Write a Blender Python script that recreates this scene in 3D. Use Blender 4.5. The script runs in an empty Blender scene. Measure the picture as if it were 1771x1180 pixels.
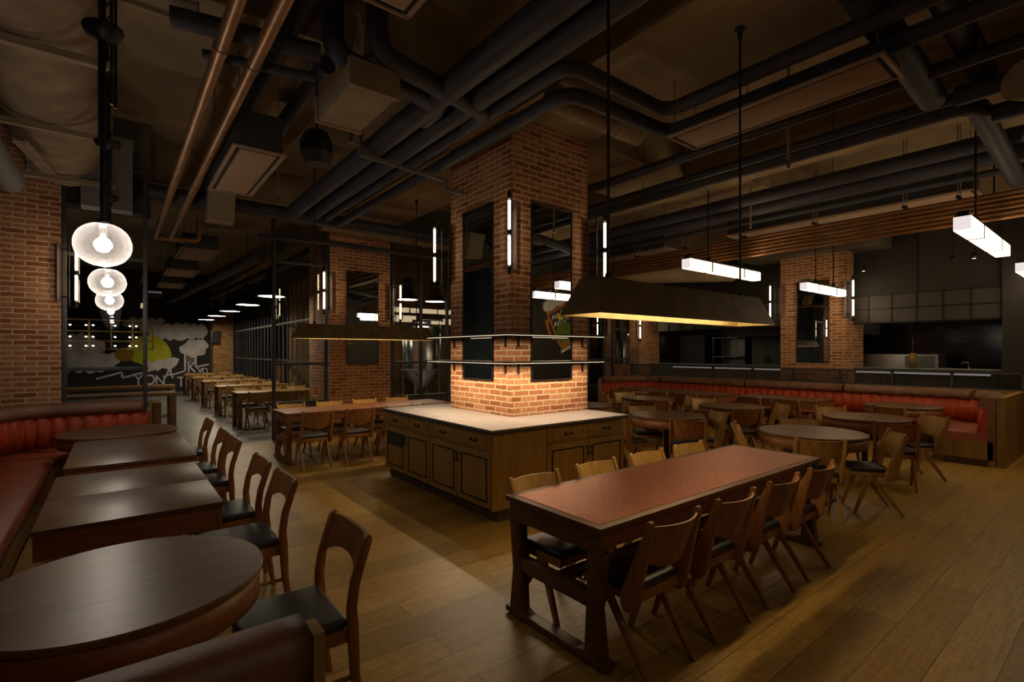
import bpy, bmesh, math, random
from mathutils import Vector, Matrix
PI = math.pi
random.seed(7)
S = bpy.context.scene
COL = S.collection

# ------------------------------------------------------------ camera / world / exposure
TH = math.radians(38.3)                       # the view is turned 38.3 degrees clockwise from +Y
cam = bpy.data.cameras.new('camera'); cam_ob = bpy.data.objects.new('camera', cam); COL.objects.link(cam_ob)
cam.sensor_width = 36; cam.lens = 36 * 868 / 1771
cam.shift_y = 19.0 / 1771
cam.clip_start = 0.05; cam.clip_end = 100
cam_ob.location = (0, 0, 1.65); cam_ob.rotation_euler = (PI / 2, 0, -TH)
S.camera = cam_ob
S.view_settings.view_transform = 'Standard'; S.view_settings.look = 'None'
S.view_settings.exposure = 0.42; S.view_settings.gamma = 1; S.view_settings.use_curve_mapping = False
S.cycles.use_denoising = True
S.cycles.max_bounces = 7; S.cycles.diffuse_bounces = 4; S.cycles.glossy_bounces = 4
S.cycles.transmission_bounces = 6; S.cycles.transparent_max_bounces = 16
S.cycles.sample_clamp_indirect = 2.0
S.cycles.caustics_reflective = False; S.cycles.caustics_refractive = False
W = bpy.data.worlds.new('world'); S.world = W; W.use_nodes = True
W.node_tree.nodes['Background'].inputs[0].default_value = (0.5, 0.4, 0.3, 1)
W.node_tree.nodes['Background'].inputs[1].default_value = 0.002

# light levels
L_TUBE, L_BOX, L_GLOBE, L_DOME, L_LED, L_TROUGH = 12.0, 6.8, 125.0, 30.0, 6.4, .48

# ------------------------------------------------------------ materials
MATS = {}
def nmat(name):
    m = bpy.data.materials.new(name); m.use_nodes = True
    nt = m.node_tree; nt.nodes.clear()
    o = nt.nodes.new('ShaderNodeOutputMaterial'); b = nt.nodes.new('ShaderNodeBsdfPrincipled')
    nt.links.new(b.outputs[0], o.inputs[0]); MATS[name] = m
    return m, nt, b, o
def N(nt, t, **k):
    n = nt.nodes.new(t)
    for a, v in k.items(): setattr(n, a, v)
    return n
def plain(name, col, rough=.5, metal=0, noise=.12, scale=6, bump=0.0, spec=.5, bscale=None):
    m, nt, b, o = nmat(name)
    tc = N(nt, 'ShaderNodeTexCoord'); ns = N(nt, 'ShaderNodeTexNoise'); ns.inputs['Scale'].default_value = scale; ns.inputs['Detail'].default_value = 5
    nt.links.new(tc.outputs['Object'], ns.inputs['Vector'])
    r = N(nt, 'ShaderNodeValToRGB')
    r.color_ramp.elements[0].position = .3; r.color_ramp.elements[1].position = .7
    r.color_ramp.elements[0].color = tuple(c * (1 - noise) for c in col) + (1,)
    r.color_ramp.elements[1].color = tuple(min(1, c * (1 + noise)) for c in col) + (1,)
    nt.links.new(ns.outputs[0], r.inputs[0]); nt.links.new(r.outputs[0], b.inputs['Base Color'])
    b.inputs['Roughness'].default_value = rough; b.inputs['Metallic'].default_value = metal
    b.inputs['Specular IOR Level'].default_value = spec
    if bump:
        n2 = N(nt, 'ShaderNodeTexNoise'); n2.inputs['Scale'].default_value = bscale or scale * 4; n2.inputs['Detail'].default_value = 4
        nt.links.new(tc.outputs['Object'], n2.inputs['Vector'])
        bp = N(nt, 'ShaderNodeBump'); bp.inputs['Strength'].default_value = bump; bp.inputs['Distance'].default_value = .01
        nt.links.new(n2.outputs[0], bp.inputs['Height']); nt.links.new(bp.outputs[0], b.inputs['Normal'])
    return m
def wood(name, dark, light, axis=0, rough=.42, scale=9, stretch=14):
    m, nt, b, o = nmat(name)
    tc = N(nt, 'ShaderNodeTexCoord'); mp = N(nt, 'ShaderNodeMapping')
    sc = [1, 1, 1]; sc[axis] = 1.0 / stretch; mp.inputs['Scale'].default_value = sc
    nt.links.new(tc.outputs['Object'], mp.inputs['Vector'])
    n1 = N(nt, 'ShaderNodeTexNoise'); n1.inputs['Scale'].default_value = scale * 3.4; n1.inputs['Detail'].default_value = 7; n1.inputs['Distortion'].default_value = .4
    n2 = N(nt, 'ShaderNodeTexNoise'); n2.inputs['Scale'].default_value = scale * .6; n2.inputs['Detail'].default_value = 3
    nt.links.new(mp.outputs[0], n1.inputs['Vector']); nt.links.new(mp.outputs[0], n2.inputs['Vector'])
    mx = N(nt, 'ShaderNodeMath', operation='ADD'); nt.links.new(n1.outputs[0], mx.inputs[0]); nt.links.new(n2.outputs[0], mx.inputs[1])
    ml = N(nt, 'ShaderNodeMath', operation='MULTIPLY'); nt.links.new(mx.outputs[0], ml.inputs[0]); ml.inputs[1].default_value = .5
    r = N(nt, 'ShaderNodeValToRGB'); r.color_ramp.elements[0].position = .36; r.color_ramp.elements[1].position = .64
    r.color_ramp.elements[0].color = dark + (1,); r.color_ramp.elements[1].color = light + (1,)
    nt.links.new(ml.outputs[0], r.inputs[0]); nt.links.new(r.outputs[0], b.inputs['Base Color'])
    bp = N(nt, 'ShaderNodeBump'); bp.inputs['Strength'].default_value = .12; bp.inputs['Distance'].default_value = .004
    nt.links.new(n1.outputs[0], bp.inputs['Height']); nt.links.new(bp.outputs[0], b.inputs['Normal'])
    b.inputs['Roughness'].default_value = rough
    return m
def brick(name, c1, c2, mortar, bw=.225, bh=.0668, mw=.007, rough=.9, bump=.5, gloss=None, offset=.5, mottled=.5):
    m, nt, b, o = nmat(name)
    uv = N(nt, 'ShaderNodeUVMap'); uv.uv_map = 'UVMap'
    dn = N(nt, 'ShaderNodeTexNoise'); dn.inputs['Scale'].default_value = 11; dn.inputs['Detail'].default_value = 3
    nt.links.new(uv.outputs[0], dn.inputs['Vector'])
    sb = N(nt, 'ShaderNodeVectorMath', operation='SUBTRACT'); sb.inputs[1].default_value = (.5, .5, .5); nt.links.new(dn.outputs['Color'], sb.inputs[0])
    sl = N(nt, 'ShaderNodeVectorMath', operation='SCALE'); sl.inputs['Scale'].default_value = .017 if gloss is None else .0; nt.links.new(sb.outputs[0], sl.inputs[0])
    ad = N(nt, 'ShaderNodeVectorMath', operation='ADD'); nt.links.new(uv.outputs[0], ad.inputs[0]); nt.links.new(sl.outputs[0], ad.inputs[1])
    br = N(nt, 'ShaderNodeTexBrick'); nt.links.new(ad.outputs[0], br.inputs['Vector'])
    br.inputs['Scale'].default_value = 1; br.inputs['Brick Width'].default_value = bw; br.inputs['Row Height'].default_value = bh
    br.inputs['Mortar Size'].default_value = mw; br.inputs['Mortar Smooth'].default_value = .25; br.offset = offset
    br.inputs['Color1'].default_value = (0, 0, 0, 1); br.inputs['Color2'].default_value = (1, 1, 1, 1); br.inputs['Mortar'].default_value = (.5, .5, .5, 1)
    r = N(nt, 'ShaderNodeValToRGB'); r.color_ramp.interpolation = 'LINEAR'
    e = r.color_ramp.elements; e[0].color = c1 + (1,); e[1].color = c2 + (1,)
    mid = e.new(.5); mid.color = tuple((a * .8 + bb * .45) for a, bb in zip(c1, c2)) + (1,)
    nt.links.new(br.outputs['Color'], r.inputs[0])
    ns = N(nt, 'ShaderNodeTexNoise'); ns.inputs['Scale'].default_value = 22; ns.inputs['Detail'].default_value = 6; nt.links.new(uv.outputs[0], ns.inputs['Vector'])
    rr = N(nt, 'ShaderNodeValToRGB'); rr.color_ramp.elements[0].position = .35; rr.color_ramp.elements[1].position = .72
    rr.color_ramp.elements[0].color = (.72, .7, .68, 1); rr.color_ramp.elements[1].color = (1.25, 1.3, 1.4, 1)
    nt.links.new(ns.outputs[0], rr.inputs[0])
    mul = N(nt, 'ShaderNodeMixRGB', blend_type='MULTIPLY'); mul.inputs[0].default_value = mottled
    nt.links.new(r.outputs[0], mul.inputs[1]); nt.links.new(rr.outputs[0], mul.inputs[2])
    mx = N(nt, 'ShaderNodeMixRGB'); nt.links.new(br.outputs['Fac'], mx.inputs[0]); nt.links.new(mul.outputs[0], mx.inputs[1]); mx.inputs[2].default_value = mortar + (1,)
    nt.links.new(mx.outputs[0], b.inputs['Base Color'])
    inv = N(nt, 'ShaderNodeMath', operation='SUBTRACT'); inv.inputs[0].default_value = 1; nt.links.new(br.outputs['Fac'], inv.inputs[1])
    ah = N(nt, 'ShaderNodeMath', operation='MULTIPLY_ADD'); nt.links.new(ns.outputs[0], ah.inputs[0]); ah.inputs[1].default_value = .35 if gloss is None else .1; nt.links.new(inv.outputs[0], ah.inputs[2])
    bp = N(nt, 'ShaderNodeBump'); bp.inputs['Strength'].default_value = bump; bp.inputs['Distance'].default_value = .008
    nt.links.new(ah.outputs[0], bp.inputs['Height']); nt.links.new(bp.outputs[0], b.inputs['Normal'])
    b.inputs['Roughness'].default_value = rough if gloss is None else gloss
    return m
def emit(name, col, k):
    m = bpy.data.materials.new(name); m.use_nodes = True; nt = m.node_tree; nt.nodes.clear()
    o = N(nt, 'ShaderNodeOutputMaterial'); e = N(nt, 'ShaderNodeEmission'); e.inputs[0].default_value = col + (1,); e.inputs[1].default_value = k
    nt.links.new(e.outputs[0], o.inputs[0]); MATS[name] = m; return m
def glass(name, tint=(.75, .8, .78), rough=.0, boost=1.0, ior=1.45):
    m = bpy.data.materials.new(name); m.use_nodes = True; nt = m.node_tree; nt.nodes.clear()
    o = N(nt, 'ShaderNodeOutputMaterial'); t = N(nt, 'ShaderNodeBsdfTransparent'); g = N(nt, 'ShaderNodeBsdfGlossy'); g.inputs['Roughness'].default_value = rough
    t.inputs[0].default_value = tint + (1,); g.inputs[0].default_value = (1, 1, 1, 1)
    f = N(nt, 'ShaderNodeFresnel'); f.inputs[0].default_value = ior
    ml = N(nt, 'ShaderNodeMath', operation='MULTIPLY'); ml.use_clamp = True; ml.inputs[1].default_value = boost; nt.links.new(f.outputs[0], ml.inputs[0])
    mx = N(nt, 'ShaderNodeMixShader'); nt.links.new(ml.outputs[0], mx.inputs[0]); nt.links.new(t.outputs[0], mx.inputs[1]); nt.links.new(g.outputs[0], mx.inputs[2])
    nt.links.new(mx.outputs[0], o.inputs[0]); MATS[name] = m; return m

def globe_mat(name='globe_glass', k=1.0):
    glass(name, (.9, .9, .92), .03, 1.6); nt = MATS[name].node_tree
    o = [n for n in nt.nodes if n.type == 'OUTPUT_MATERIAL'][0]; src = o.inputs[0].links[0].from_socket
    lw = N(nt, 'ShaderNodeLayerWeight'); lw.inputs[0].default_value = .35
    ma = N(nt, 'ShaderNodeMath', operation='MULTIPLY_ADD'); ma.inputs[1].default_value = .10 * k; ma.inputs[2].default_value = .022 * k; nt.links.new(lw.outputs['Facing'], ma.inputs[0])
    d = N(nt, 'ShaderNodeBsdfTranslucent'); d.inputs[0].default_value = (.9, .88, .9, 1)
    mx = N(nt, 'ShaderNodeMixShader'); nt.links.new(ma.outputs[0], mx.inputs[0]); nt.links.new(src, mx.inputs[1]); nt.links.new(d.outputs[0], mx.inputs[2]); nt.links.new(mx.outputs[0], o.inputs[0])
plain('concrete', (.34, .25, .145), .9, 0, .25, 1.2, .25, bscale=30)
plain('concrete_dark', (.12, .10, .07), .9, 0, .3, 1.5, .25)
plain('wall_dark', (.028, .024, .021), .7, 0, .15, 1.5)
plain('kitchen_black', (.021, .016, .013), .55, 0, .2, 1)
plain('panel_steel', (.065, .058, .052), .45, .5, .1, 2)
plain('black_metal', (.012, .011, .011), .45, .3, .15, 8)
plain('frame_metal', (.055, .056, .062), .5, .2, .1, 4)
plain('pipe_paint', (.040, .038, .056), .6, 0, .2, 3, .2, bscale=20)
plain('copper_pipe', (.36, .19, .09), .4, .7, .25, 4)
plain('copper_tray', (.25, .105, .03), .45, .5, .3, 3)
plain('duct_cream', (.34, .26, .16), .8, 0, .15, 3, .15)
plain('duct_wrap', (.30, .22, .13), .85, 0, .3, 4, .5, bscale=9)
plain('duct_grey', (.17, .155, .15), .7, 0, .12, 2)
plain('ac_panel', (.40, .27, .18), .7, 0, .06, 2)
plain('trough_bronze', (.15, .095, .030), .55, .3, .35, 7)
plain('trough_inner', (.75, .60, .32), .7, 0, .1, 12)
emit('box_end', (1, .90, .86), .62)
plain('navy_leather', (.022, .023, .032), .38, 0, .2, 30, .2, bscale=160)
plain('brown_leather', (.19, .085, .048), .5, 0, .3, 6, .2, bscale=120)
plain('orange_leather', (.40, .045, .006), .55, 0, .18, 5, .15, bscale=120)
plain('seat_leather', (.32, .075, .035), .42, 0, .2, 5, .15, bscale=120)
plain('seat_leather_pink', (.36, .10, .075), .5, 0, .12, 5, .1, bscale=120)
plain('counter_top', (.31, .27, .255), .5, 0, .08, 9)
plain('counter_edge', (.05, .045, .045), .6, 0, .1, 5)
plain('sconce_plate', (.11, .075, .08), .5, .3, .15, 8)
plain('steel', (.45, .45, .46), .22, 1, .08, 4)
plain('steel_dull', (.30, .30, .31), .4, .8, .1, 3)
plain('fridge', (.16, .18, .18), .5, .1, .05, 2)
plain('wall_bluegrey', (.09, .12, .14), .5, 0, .2, 1)
plain('teal_paint', (.07, .13, .14), .5, 0, .1, 2)
plain('mural_white', (.72, .68, .68), .8, 0, .18, 3)
plain('mural_yellow', (.62, .62, .02), .8, 0, .1, 3)
plain('mural_orange', (.40, .22, .01), .8, 0, .1, 3)
plain('sign_white', (.8, .8, .78), .6); plain('sign_black', (.02, .02, .02), .6)
plain('sign_amber', (.45, .19, .04), .6, 0, .3, 9); plain('sign_green', (.12, .2, .03), .6, 0, .4, 20)
plain('sign_yellow', (.75, .6, .03), .6); plain('sign_cream', (.75, .5, .25), .6)
plain('notice_red', (.4, .05, .05), .6); plain('yellow_tape', (.5, .38, .02), .6); plain('valve_red', (.3, .02, .02), .5)
plain('toe_kick', (.06, .035, .012), .7)
plain('panel_grey', (.035, .038, .042), .5)
wood('walnut_x', (.095, .045, .016), (.20, .105, .042), 0, .33)
wood('walnut_y', (.060, .026, .014), (.150, .072, .038), 1, .30)
wood('walnut_apron', (.16, .055, .018), (.30, .115, .040), 0, .45)
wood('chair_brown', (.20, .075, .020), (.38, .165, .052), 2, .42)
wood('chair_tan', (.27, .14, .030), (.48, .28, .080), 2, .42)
wood('table_frame_wood', (.075, .028, .012), (.15, .062, .03), 0, .45)
wood('oak_z', (.25, .145, .030), (.40, .245, .068), 2, .5)
wood('oak_x', (.25, .145, .030), (.40, .245, .068), 0, .5)
wood('booth_wood', (.21, .12, .03), (.36, .21, .065), 2, .5)
wood('canteen_wood', (.14, .07, .02), (.30, .16, .05), 0, .45)
brick('brick_red', (.28, .088, .028), (.54, .255, .12), (.66, .49, .32), mw=.0095, mottled=.8)
brick('brick_far', (.26, .08, .03), (.46, .17, .07), (.5, .34, .22), mw=.008)
brick('brick_tan', (.24, .12, .04), (.42, .23, .09), (.22, .14, .07), bw=.2, bh=.062)
brick('black_tile', (.010, .008, .010), (.026, .020, .024), (.004, .004, .004), bw=.23, bh=.062, mw=.004, gloss=.12, bump=.6)
brick('mural_board', (.022, .022, .028), (.03, .03, .038), (.004, .004, .005), bw=40, bh=.11, mw=.012, bump=.5, rough=.7, mottled=.2)
brick('oak_floor', (.26, .152, .026), (.385, .235, .052), (.03, .015, .006), bw=2.3, bh=.235, mw=.0022, bump=.25, gloss=.42, offset=.37, mottled=.55)
brick('grey_tile', (.13, .125, .125), (.19, .18, .175), (.06, .06, .06), bw=.9, bh=.6, mw=.003, bump=.15, gloss=.35)
# grain for the floor boards
def floor_grain():
    m = MATS['oak_floor']; nt = m.node_tree
    b = [n for n in nt.nodes if n.type == 'BSDF_PRINCIPLED'][0]
    src = b.inputs['Base Color'].links[0].from_socket
    uv = [n for n in nt.nodes if n.type == 'UVMAP'][0]
    mp = N(nt, 'ShaderNodeMapping'); mp.inputs['Scale'].default_value = (1.2, 26, 1); nt.links.new(uv.outputs[0], mp.inputs[0])
    n1 = N(nt, 'ShaderNodeTexNoise'); n1.inputs['Scale'].default_value = 2.2; n1.inputs['Detail'].default_value = 8; n1.inputs['Distortion'].default_value = .6
    nt.links.new(mp.outputs[0], n1.inputs['Vector'])
    r = N(nt, 'ShaderNodeValToRGB'); r.color_ramp.elements[0].position = .3; r.color_ramp.elements[1].position = .7
    r.color_ramp.elements[0].color = (.66, .62, .58, 1); r.color_ramp.elements[1].color = (1.15, 1.15, 1.15, 1)
    nt.links.new(n1.outputs[0], r.inputs[0])
    mu = N(nt, 'ShaderNodeMixRGB', blend_type='MULTIPLY'); mu.inputs[0].default_value = .8
    nt.links.new(src, mu.inputs[1]); nt.links.new(r.outputs[0], mu.inputs[2]); nt.links.new(mu.outputs[0], b.inputs['Base Color'])
floor_grain()
def hammered():
    m, nt, b, o = nmat('hammered_copper')
    tc = N(nt, 'ShaderNodeTexCoord'); v = N(nt, 'ShaderNodeTexVoronoi'); v.inputs['Scale'].default_value = 85
    nt.links.new(tc.outputs['Object'], v.inputs['Vector'])
    bp = N(nt, 'ShaderNodeBump'); bp.inputs['Strength'].default_value = .55; bp.inputs['Distance'].default_value = .004
    nt.links.new(v.outputs['Distance'], bp.inputs['Height']); nt.links.new(bp.outputs[0], b.inputs['Normal'])
    ns = N(nt, 'ShaderNodeTexNoise'); ns.inputs['Scale'].default_value = 3; nt.links.new(tc.outputs['Object'], ns.inputs['Vector'])
    r = N(nt, 'ShaderNodeValToRGB'); r.color_ramp.elements[0].color = (.30, .085, .035, 1); r.color_ramp.elements[1].color = (.44, .14, .062, 1)
    nt.links.new(ns.outputs[0], r.inputs[0]); nt.links.new(r.outputs[0], b.inputs['Base Color'])
    b.inputs['Metallic'].default_value = .85; b.inputs['Roughness'].default_value = .30
hammered()
def mirror():
    m, nt, b, o = nmat('mirror_glass'); b.inputs['Metallic'].default_value = 1; b.inputs['Roughness'].default_value = .0
    b.inputs['Base Color'].default_value = (.78, .80, .80, 1)
mirror()
glass('pane_glass', (.80, .83, .82), 0, 1.6)
globe_mat('globe_glass', 1.1)
glass('fluted_glass', (.45, .42, .38), .25, 1.5)
glass('tube_glass', (.95, .9, .8), .02, 1.0)
emit('tube_glow', (1, .80, .52), L_TUBE)
emit('box_glow', (1, .74, .44), L_BOX)
emit('globe_glow', (1, .86, .70), L_GLOBE)
emit('dome_glow', (1, .84, .60), L_DOME)
emit('led_glow', (1, .80, .56), 1.0)
emit('counter_led', (.9, .9, 1), .32)
emit('spot_glow', (1, .95, .85), 8)
emit('trough_glow', (1, .76, .42), 34)
emit('unlit_sign_glow', (.5, .52, .6), .10)  # faint glow put into the face of an unlit sign

# ------------------------------------------------------------ mesh builder
class MB:
    def __init__(s): s.v = []; s.f = []; s.uv = []; s.sm = []
    def face(s, pts, uv=None, smooth=False):
        k = len(s.v); s.v += [tuple(p) for p in pts]; s.f.append(tuple(range(k, k + len(pts))))
        if uv is None:
            n = Vector((0, 0, 0)); P = [Vector(p) for p in pts]
            for i in range(len(P)): n += P[i].cross(P[(i + 1) % len(P)])
            a = max(range(3), key=lambda i: abs(n[i]))
            uv = [((p[1], p[2]), (p[0], p[2]), (p[0], p[1]))[a] for p in pts]
        s.uv.append(list(uv)); s.sm.append(smooth); return s
    def box(s, x0, x1, y0, y1, z0, z1):
        a = [(x0, y0, z0), (x1, y0, z0), (x1, y1, z0), (x0, y1, z0), (x0, y0, z1), (x1, y0, z1), (x1, y1, z1), (x0, y1, z1)]
        for q in ((0, 3, 2, 1), (4, 5, 6, 7), (0, 1, 5, 4), (1, 2, 6, 5), (2, 3, 7, 6), (3, 0, 4, 7)): s.face([a[i] for i in q])
        return s
    def prism(s, poly, axis, t0, t1):
        """poly in the two other axes (order x,y,z without axis), extruded along axis"""
        def P(p, t):
            q = list(p); q.insert(axis, t); return tuple(q)
        a = sum(poly[i][0] * poly[(i + 1) % len(poly)][1] - poly[(i + 1) % len(poly)][0] * poly[i][1] for i in range(len(poly)))
        if (a < 0) != (axis == 1): poly = poly[::-1]
        s.face([P(p, t1) for p in poly]); s.face([P(p, t0) for p in poly[::-1]])
        for i in range(len(poly)):
            p, q = poly[i], poly[(i + 1) % len(poly)]
            s.face([P(p, t0), P(q, t0), P(q, t1), P(p, t1)])
        return s
    def bar(s, p0, p1, w, h=None, w1=None, h1=None, up=(0, 0, 1)):
        h = h or w; w1 = w1 or w; h1 = h1 or h
        p0, p1 = Vector(p0), Vector(p1); d = (p1 - p0).normalized(); u = Vector(up)
        if abs(d.dot(u)) > .97: u = Vector((0, 1, 0))
        r = d.cross(u).normalized(); u = r.cross(d)
        A = [p0 + r * a * w / 2 + u * b * h / 2 for a, b in ((-1, -1), (1, -1), (1, 1), (-1, 1))]
        B = [p1 + r * a * w1 / 2 + u * b * h1 / 2 for a, b in ((-1, -1), (1, -1), (1, 1), (-1, 1))]
        s.face(A[::-1]); s.face(B)
        for i in range(4): s.face([A[i], A[(i + 1) % 4], B[(i + 1) % 4], B[i]])
        return s
    def tube(s, path, r, n=10, closed=False, caps=True, r1=None):
        path = [Vector(p) for p in path]; R = []
        m = len(path); ref = None
        for i, p in enumerate(path):
            a = path[i - 1] if i else (path[-1] if closed else p); b = path[(i + 1) % m] if (i < m - 1 or closed) else p
            d = (b - a).normalized()
            if ref is None: ref = Vector((0, 0, 1)) if abs(d.z) < .9 else Vector((1, 0, 0))
            x = d.cross(ref).normalized(); y = x.cross(d).normalized(); ref = y
            rr = r if r1 is None else r + (r1 - r) * i / (m - 1)
            R.append([p + (x * math.cos(t * 2 * PI / n) + y * math.sin(t * 2 * PI / n)) * rr for t in range(n)])
        k = len(s.v)
        for q in R: s.v += [tuple(c) for c in q]
        for i in range(m if closed else m - 1):
            for t in range(n):
                a, b = i * n, ((i + 1) % m) * n; t2 = (t + 1) % n
                s.f.append((k + a + t, k + a + t2, k + b + t2, k + b + t)); s.uv.append([(0, 0)] * 4); s.sm.append(True)
        if caps and not closed:
            s.face(R[0][::-1]); s.face(R[-1])
        return s
    def lathe(s, prof, c=(0, 0, 0), n=24, caps=False):
        k = len(s.v); m = len(prof)
        for r, z in prof:
            for t in range(n): s.v.append((c[0] + r * math.cos(2 * PI * t / n), c[1] + r * math.sin(2 * PI * t / n), c[2] + z))
        for i in range(m - 1):
            for t in range(n):
                t2 = (t + 1) % n
                s.f.append((k + i * n + t, k + i * n + t2, k + (i + 1) * n + t2, k + (i + 1) * n + t)); s.uv.append([(0, 0)] * 4); s.sm.append(True)
        if caps:
            s.f.append(tuple(k + t for t in range(n))[::-1]); s.uv.append([(0, 0)] * n); s.sm.append(False)
            s.f.append(tuple(k + (m - 1) * n + t for t in range(n))); s.uv.append([(0, 0)] * n); s.sm.append(False)
        return s
    def grid(s, fn, nu, nv, smooth=True, flip=False):
        k = len(s.v)
        for i in range(nu + 1):
            for j in range(nv + 1): s.v.append(tuple(fn(i / nu, j / nv)))
        w = nv + 1
        for i in range(nu):
            for j in range(nv):
                q = (k + i * w + j, k + (i + 1) * w + j, k + (i + 1) * w + j + 1, k + i * w + j + 1)
                s.f.append(q[::-1] if flip else q); s.uv.append([(0, 0)] * 4); s.sm.append(smooth)
        return s
    def build(s, name, mat, parent=None, bevel=0, seg=2, smooth=None, loc=None):
        me = bpy.data.meshes.new(name); me.from_pydata(s.v, [], s.f)
        ul = me.uv_layers.new(name='UVMap'); i = 0
        for f in s.uv:
            for c in f: ul.data[i].uv = c; i += 1
        me.polygons.foreach_set('use_smooth', s.sm if smooth is None else [smooth] * len(s.f))
        if bevel:
            bm = bmesh.new(); bm.from_mesh(me)
            bmesh.ops.remove_doubles(bm, verts=bm.verts, dist=1e-5)
            ed = [e for e in bm.edges if len(e.link_faces) == 2 and e.calc_face_angle(0) > .6]
            bmesh.ops.bevel(bm, geom=ed, offset=bevel, segments=seg, affect='EDGES', profile=.6, clamp_overlap=True)
            for f in bm.faces: f.smooth = True if smooth is None else smooth
            bm.to_mesh(me); bm.free()
            me.set_sharp_from_angle(angle=.7)
        me.materials.append(MATS[mat] if isinstance(mat, str) else mat)
        o = bpy.data.objects.new(name, me); COL.objects.link(o)
        if parent: o.parent = parent
        if loc: o.location = loc
        return o

def arc(c, r, a0, a1, n=6):
    return [(c[0] + r * math.cos(a0 + (a1 - a0) * i / n), c[1] + r * math.sin(a0 + (a1 - a0) * i / n)) for i in range(n + 1)]
def rounded(path, r, n=5):
    """round the inner corners of a 3D polyline"""
    P = [Vector(p) for p in path]; out = [P[0]]
    for i in range(1, len(P) - 1):
        a, b, c = P[i - 1], P[i], P[i + 1]; d1 = (a - b).normalized(); d2 = (c - b).normalized()
        rr = min(r, (a - b).length * .49, (c - b).length * .49); p, q = b + d1 * rr, b + d2 * rr
        for k in range(n + 1):
            t = k / n; out.append(p * (1 - t) ** 2 + b * 2 * t * (1 - t) + q * t * t)
    out.append(P[-1]); return out

def prop(o, label=None, cat=None, group=None, kind=None):
    if label: o['label'] = label
    if cat: o['category'] = cat
    if group: o['group'] = group
    if kind: o['kind'] = kind
    return o
def thing(name, label, cat, loc=(0, 0, 0), rz=0, group=None):
    o = bpy.data.objects.new(name, None); COL.objects.link(o); o.empty_display_size = .1
    o.location = loc; o.rotation_euler = (0, 0, rz); return prop(o, label, cat, group)
def struct(name, mb, mat, label, cat='wall', **k):
    return prop(mb.build(name, mat, **k), label, cat, kind='structure')
def single(name, mb, mat, label, cat, group=None, **k):
    return prop(mb.build(name, mat, **k), label, cat, group)
def dup(root, loc, rz, label, group=None):
    r = root.copy(); COL.objects.link(r); r.location = loc; r.rotation_euler = (0, 0, rz); r['label'] = label
    if group: r['group'] = group
    def rec(a, b):
        for ch in list(a.children):
            c = ch.copy(); COL.objects.link(c); c.parent = b; rec(ch, c)
    rec(root, r)
    return r
def area(name, loc, rot, sx, sy, power, col=(1, .82, .6), parent=None, spread=None):
    l = bpy.data.lights.new(name, 'AREA'); l.shape = 'RECTANGLE'; l.size = sx; l.size_y = sy; l.energy = power; l.color = col
    if spread: l.spread = spread
    o = bpy.data.objects.new(name, l); COL.objects.link(o); o.location = loc; o.rotation_euler = rot
    if parent: o.parent = parent
    return o
def point(name, loc, power, col=(1, .85, .68), r=.03, parent=None):
    l = bpy.data.lights.new(name, 'POINT'); l.energy = power; l.color = col; l.shadow_soft_size = r
    o = bpy.data.objects.new(name, l); COL.objects.link(o); o.location = loc
    if parent: o.parent = parent
    return o
def B(*a): return MB().box(*a)
BAYS = [(3.53, 4.82, -3.3, 25.3), (7.0, 7.9, -3.3, 10), (11.9, 13.2, -3.3, 10), (-1.4, 3.53, 4.5, 5.85), (4.82, 7.0, 4.5, 5.85), (7.9, 11.9, 3.9, 5.3), (-1.4, 3.53, 9.9, 11.3)]
def ctop(x, y): return 4.38 if any(a <= x <= b and c <= y <= d for a, b, c, d in BAYS) else 4.95
ORD = ['first', 'second', 'third', 'fourth', 'fifth', 'sixth', 'seventh', 'eighth']

# ------------------------------------------------------------ room shell
struct('floor', B(-1.4, 16, -3.3, 10.1, -.1, 0), 'oak_floor', 'wide plank oak floor of the dining room', 'floor')
struct('floor_tile', B(-4, 16, 10.1, 25.4, -.1, 0), 'grey_tile', 'grey stone tile floor beyond the glass partition', 'floor')
struct('ceiling', B(-4, 16, -3.3, 25.4, 4.95, 5.1), 'concrete', 'raw concrete ceiling slab above the pipes', 'ceiling')
def bay(n, x0, x1, y0, y1, lab): struct(n, B(x0, x1, y0, y1, 4.38, 4.95), 'concrete', lab, 'beam')
bay('ceiling_beam', 3.53, 4.82, -3.3, 25.3, 'wide concrete beam running over the central brick pillar towards the mural')
bay('ceiling_beam', 7.0, 7.9, -3.3, 10, 'concrete beam above the round tables')
bay('ceiling_beam', 11.9, 13.2, -3.3, 10, 'concrete beam over the booth and kitchen front')
bay('ceiling_beam', -1.4, 3.53, 4.5, 5.85, 'cross beam between the glass globes and the central pillar')
bay('ceiling_beam', 4.82, 7.0, 4.5, 5.85, 'cross beam from the central pillar to the round tables')
bay('ceiling_beam', 7.9, 11.9, 3.9, 5.3, 'cross beam above the round tables by the red booth')
bay('ceiling_beam', -1.4, 3.53, 9.9, 11.3, 'cross beam above the glass partition')
struct('wall_left', B(-1.5, -1.35, -3.3, 8.8, 0, 4.95), 'wall_dark', 'dark side wall behind the red booth by the globes')
struct('wall_back', B(-1.5, 16, -2.75, -2.6, 0, 4.95), 'wall_dark', 'grey wall that carries the beer glass sign, seen in the pillar mirror')
struct('wall_right', B(14.6, 14.75, -2.6, 16, 0, 4.95), 'black_tile', 'black glazed tile wall at the back of the open kitchen')
struct('wall_far', B(-4, 5.2, 25.3, 25.45, 0, 4.95), 'wall_dark', 'black end wall of the far canteen room')
struct('wall_far_left', B(-4, -3.85, 8.8, 25.3, 0, 4.95), 'wall_bluegrey', 'dark side wall of the far canteen room')
struct('wall_brewery', B(4.1, 14.6, 15.9, 16, 0, 4.95), 'brick_tan', 'tan brick wall behind the brewing tanks')
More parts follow.
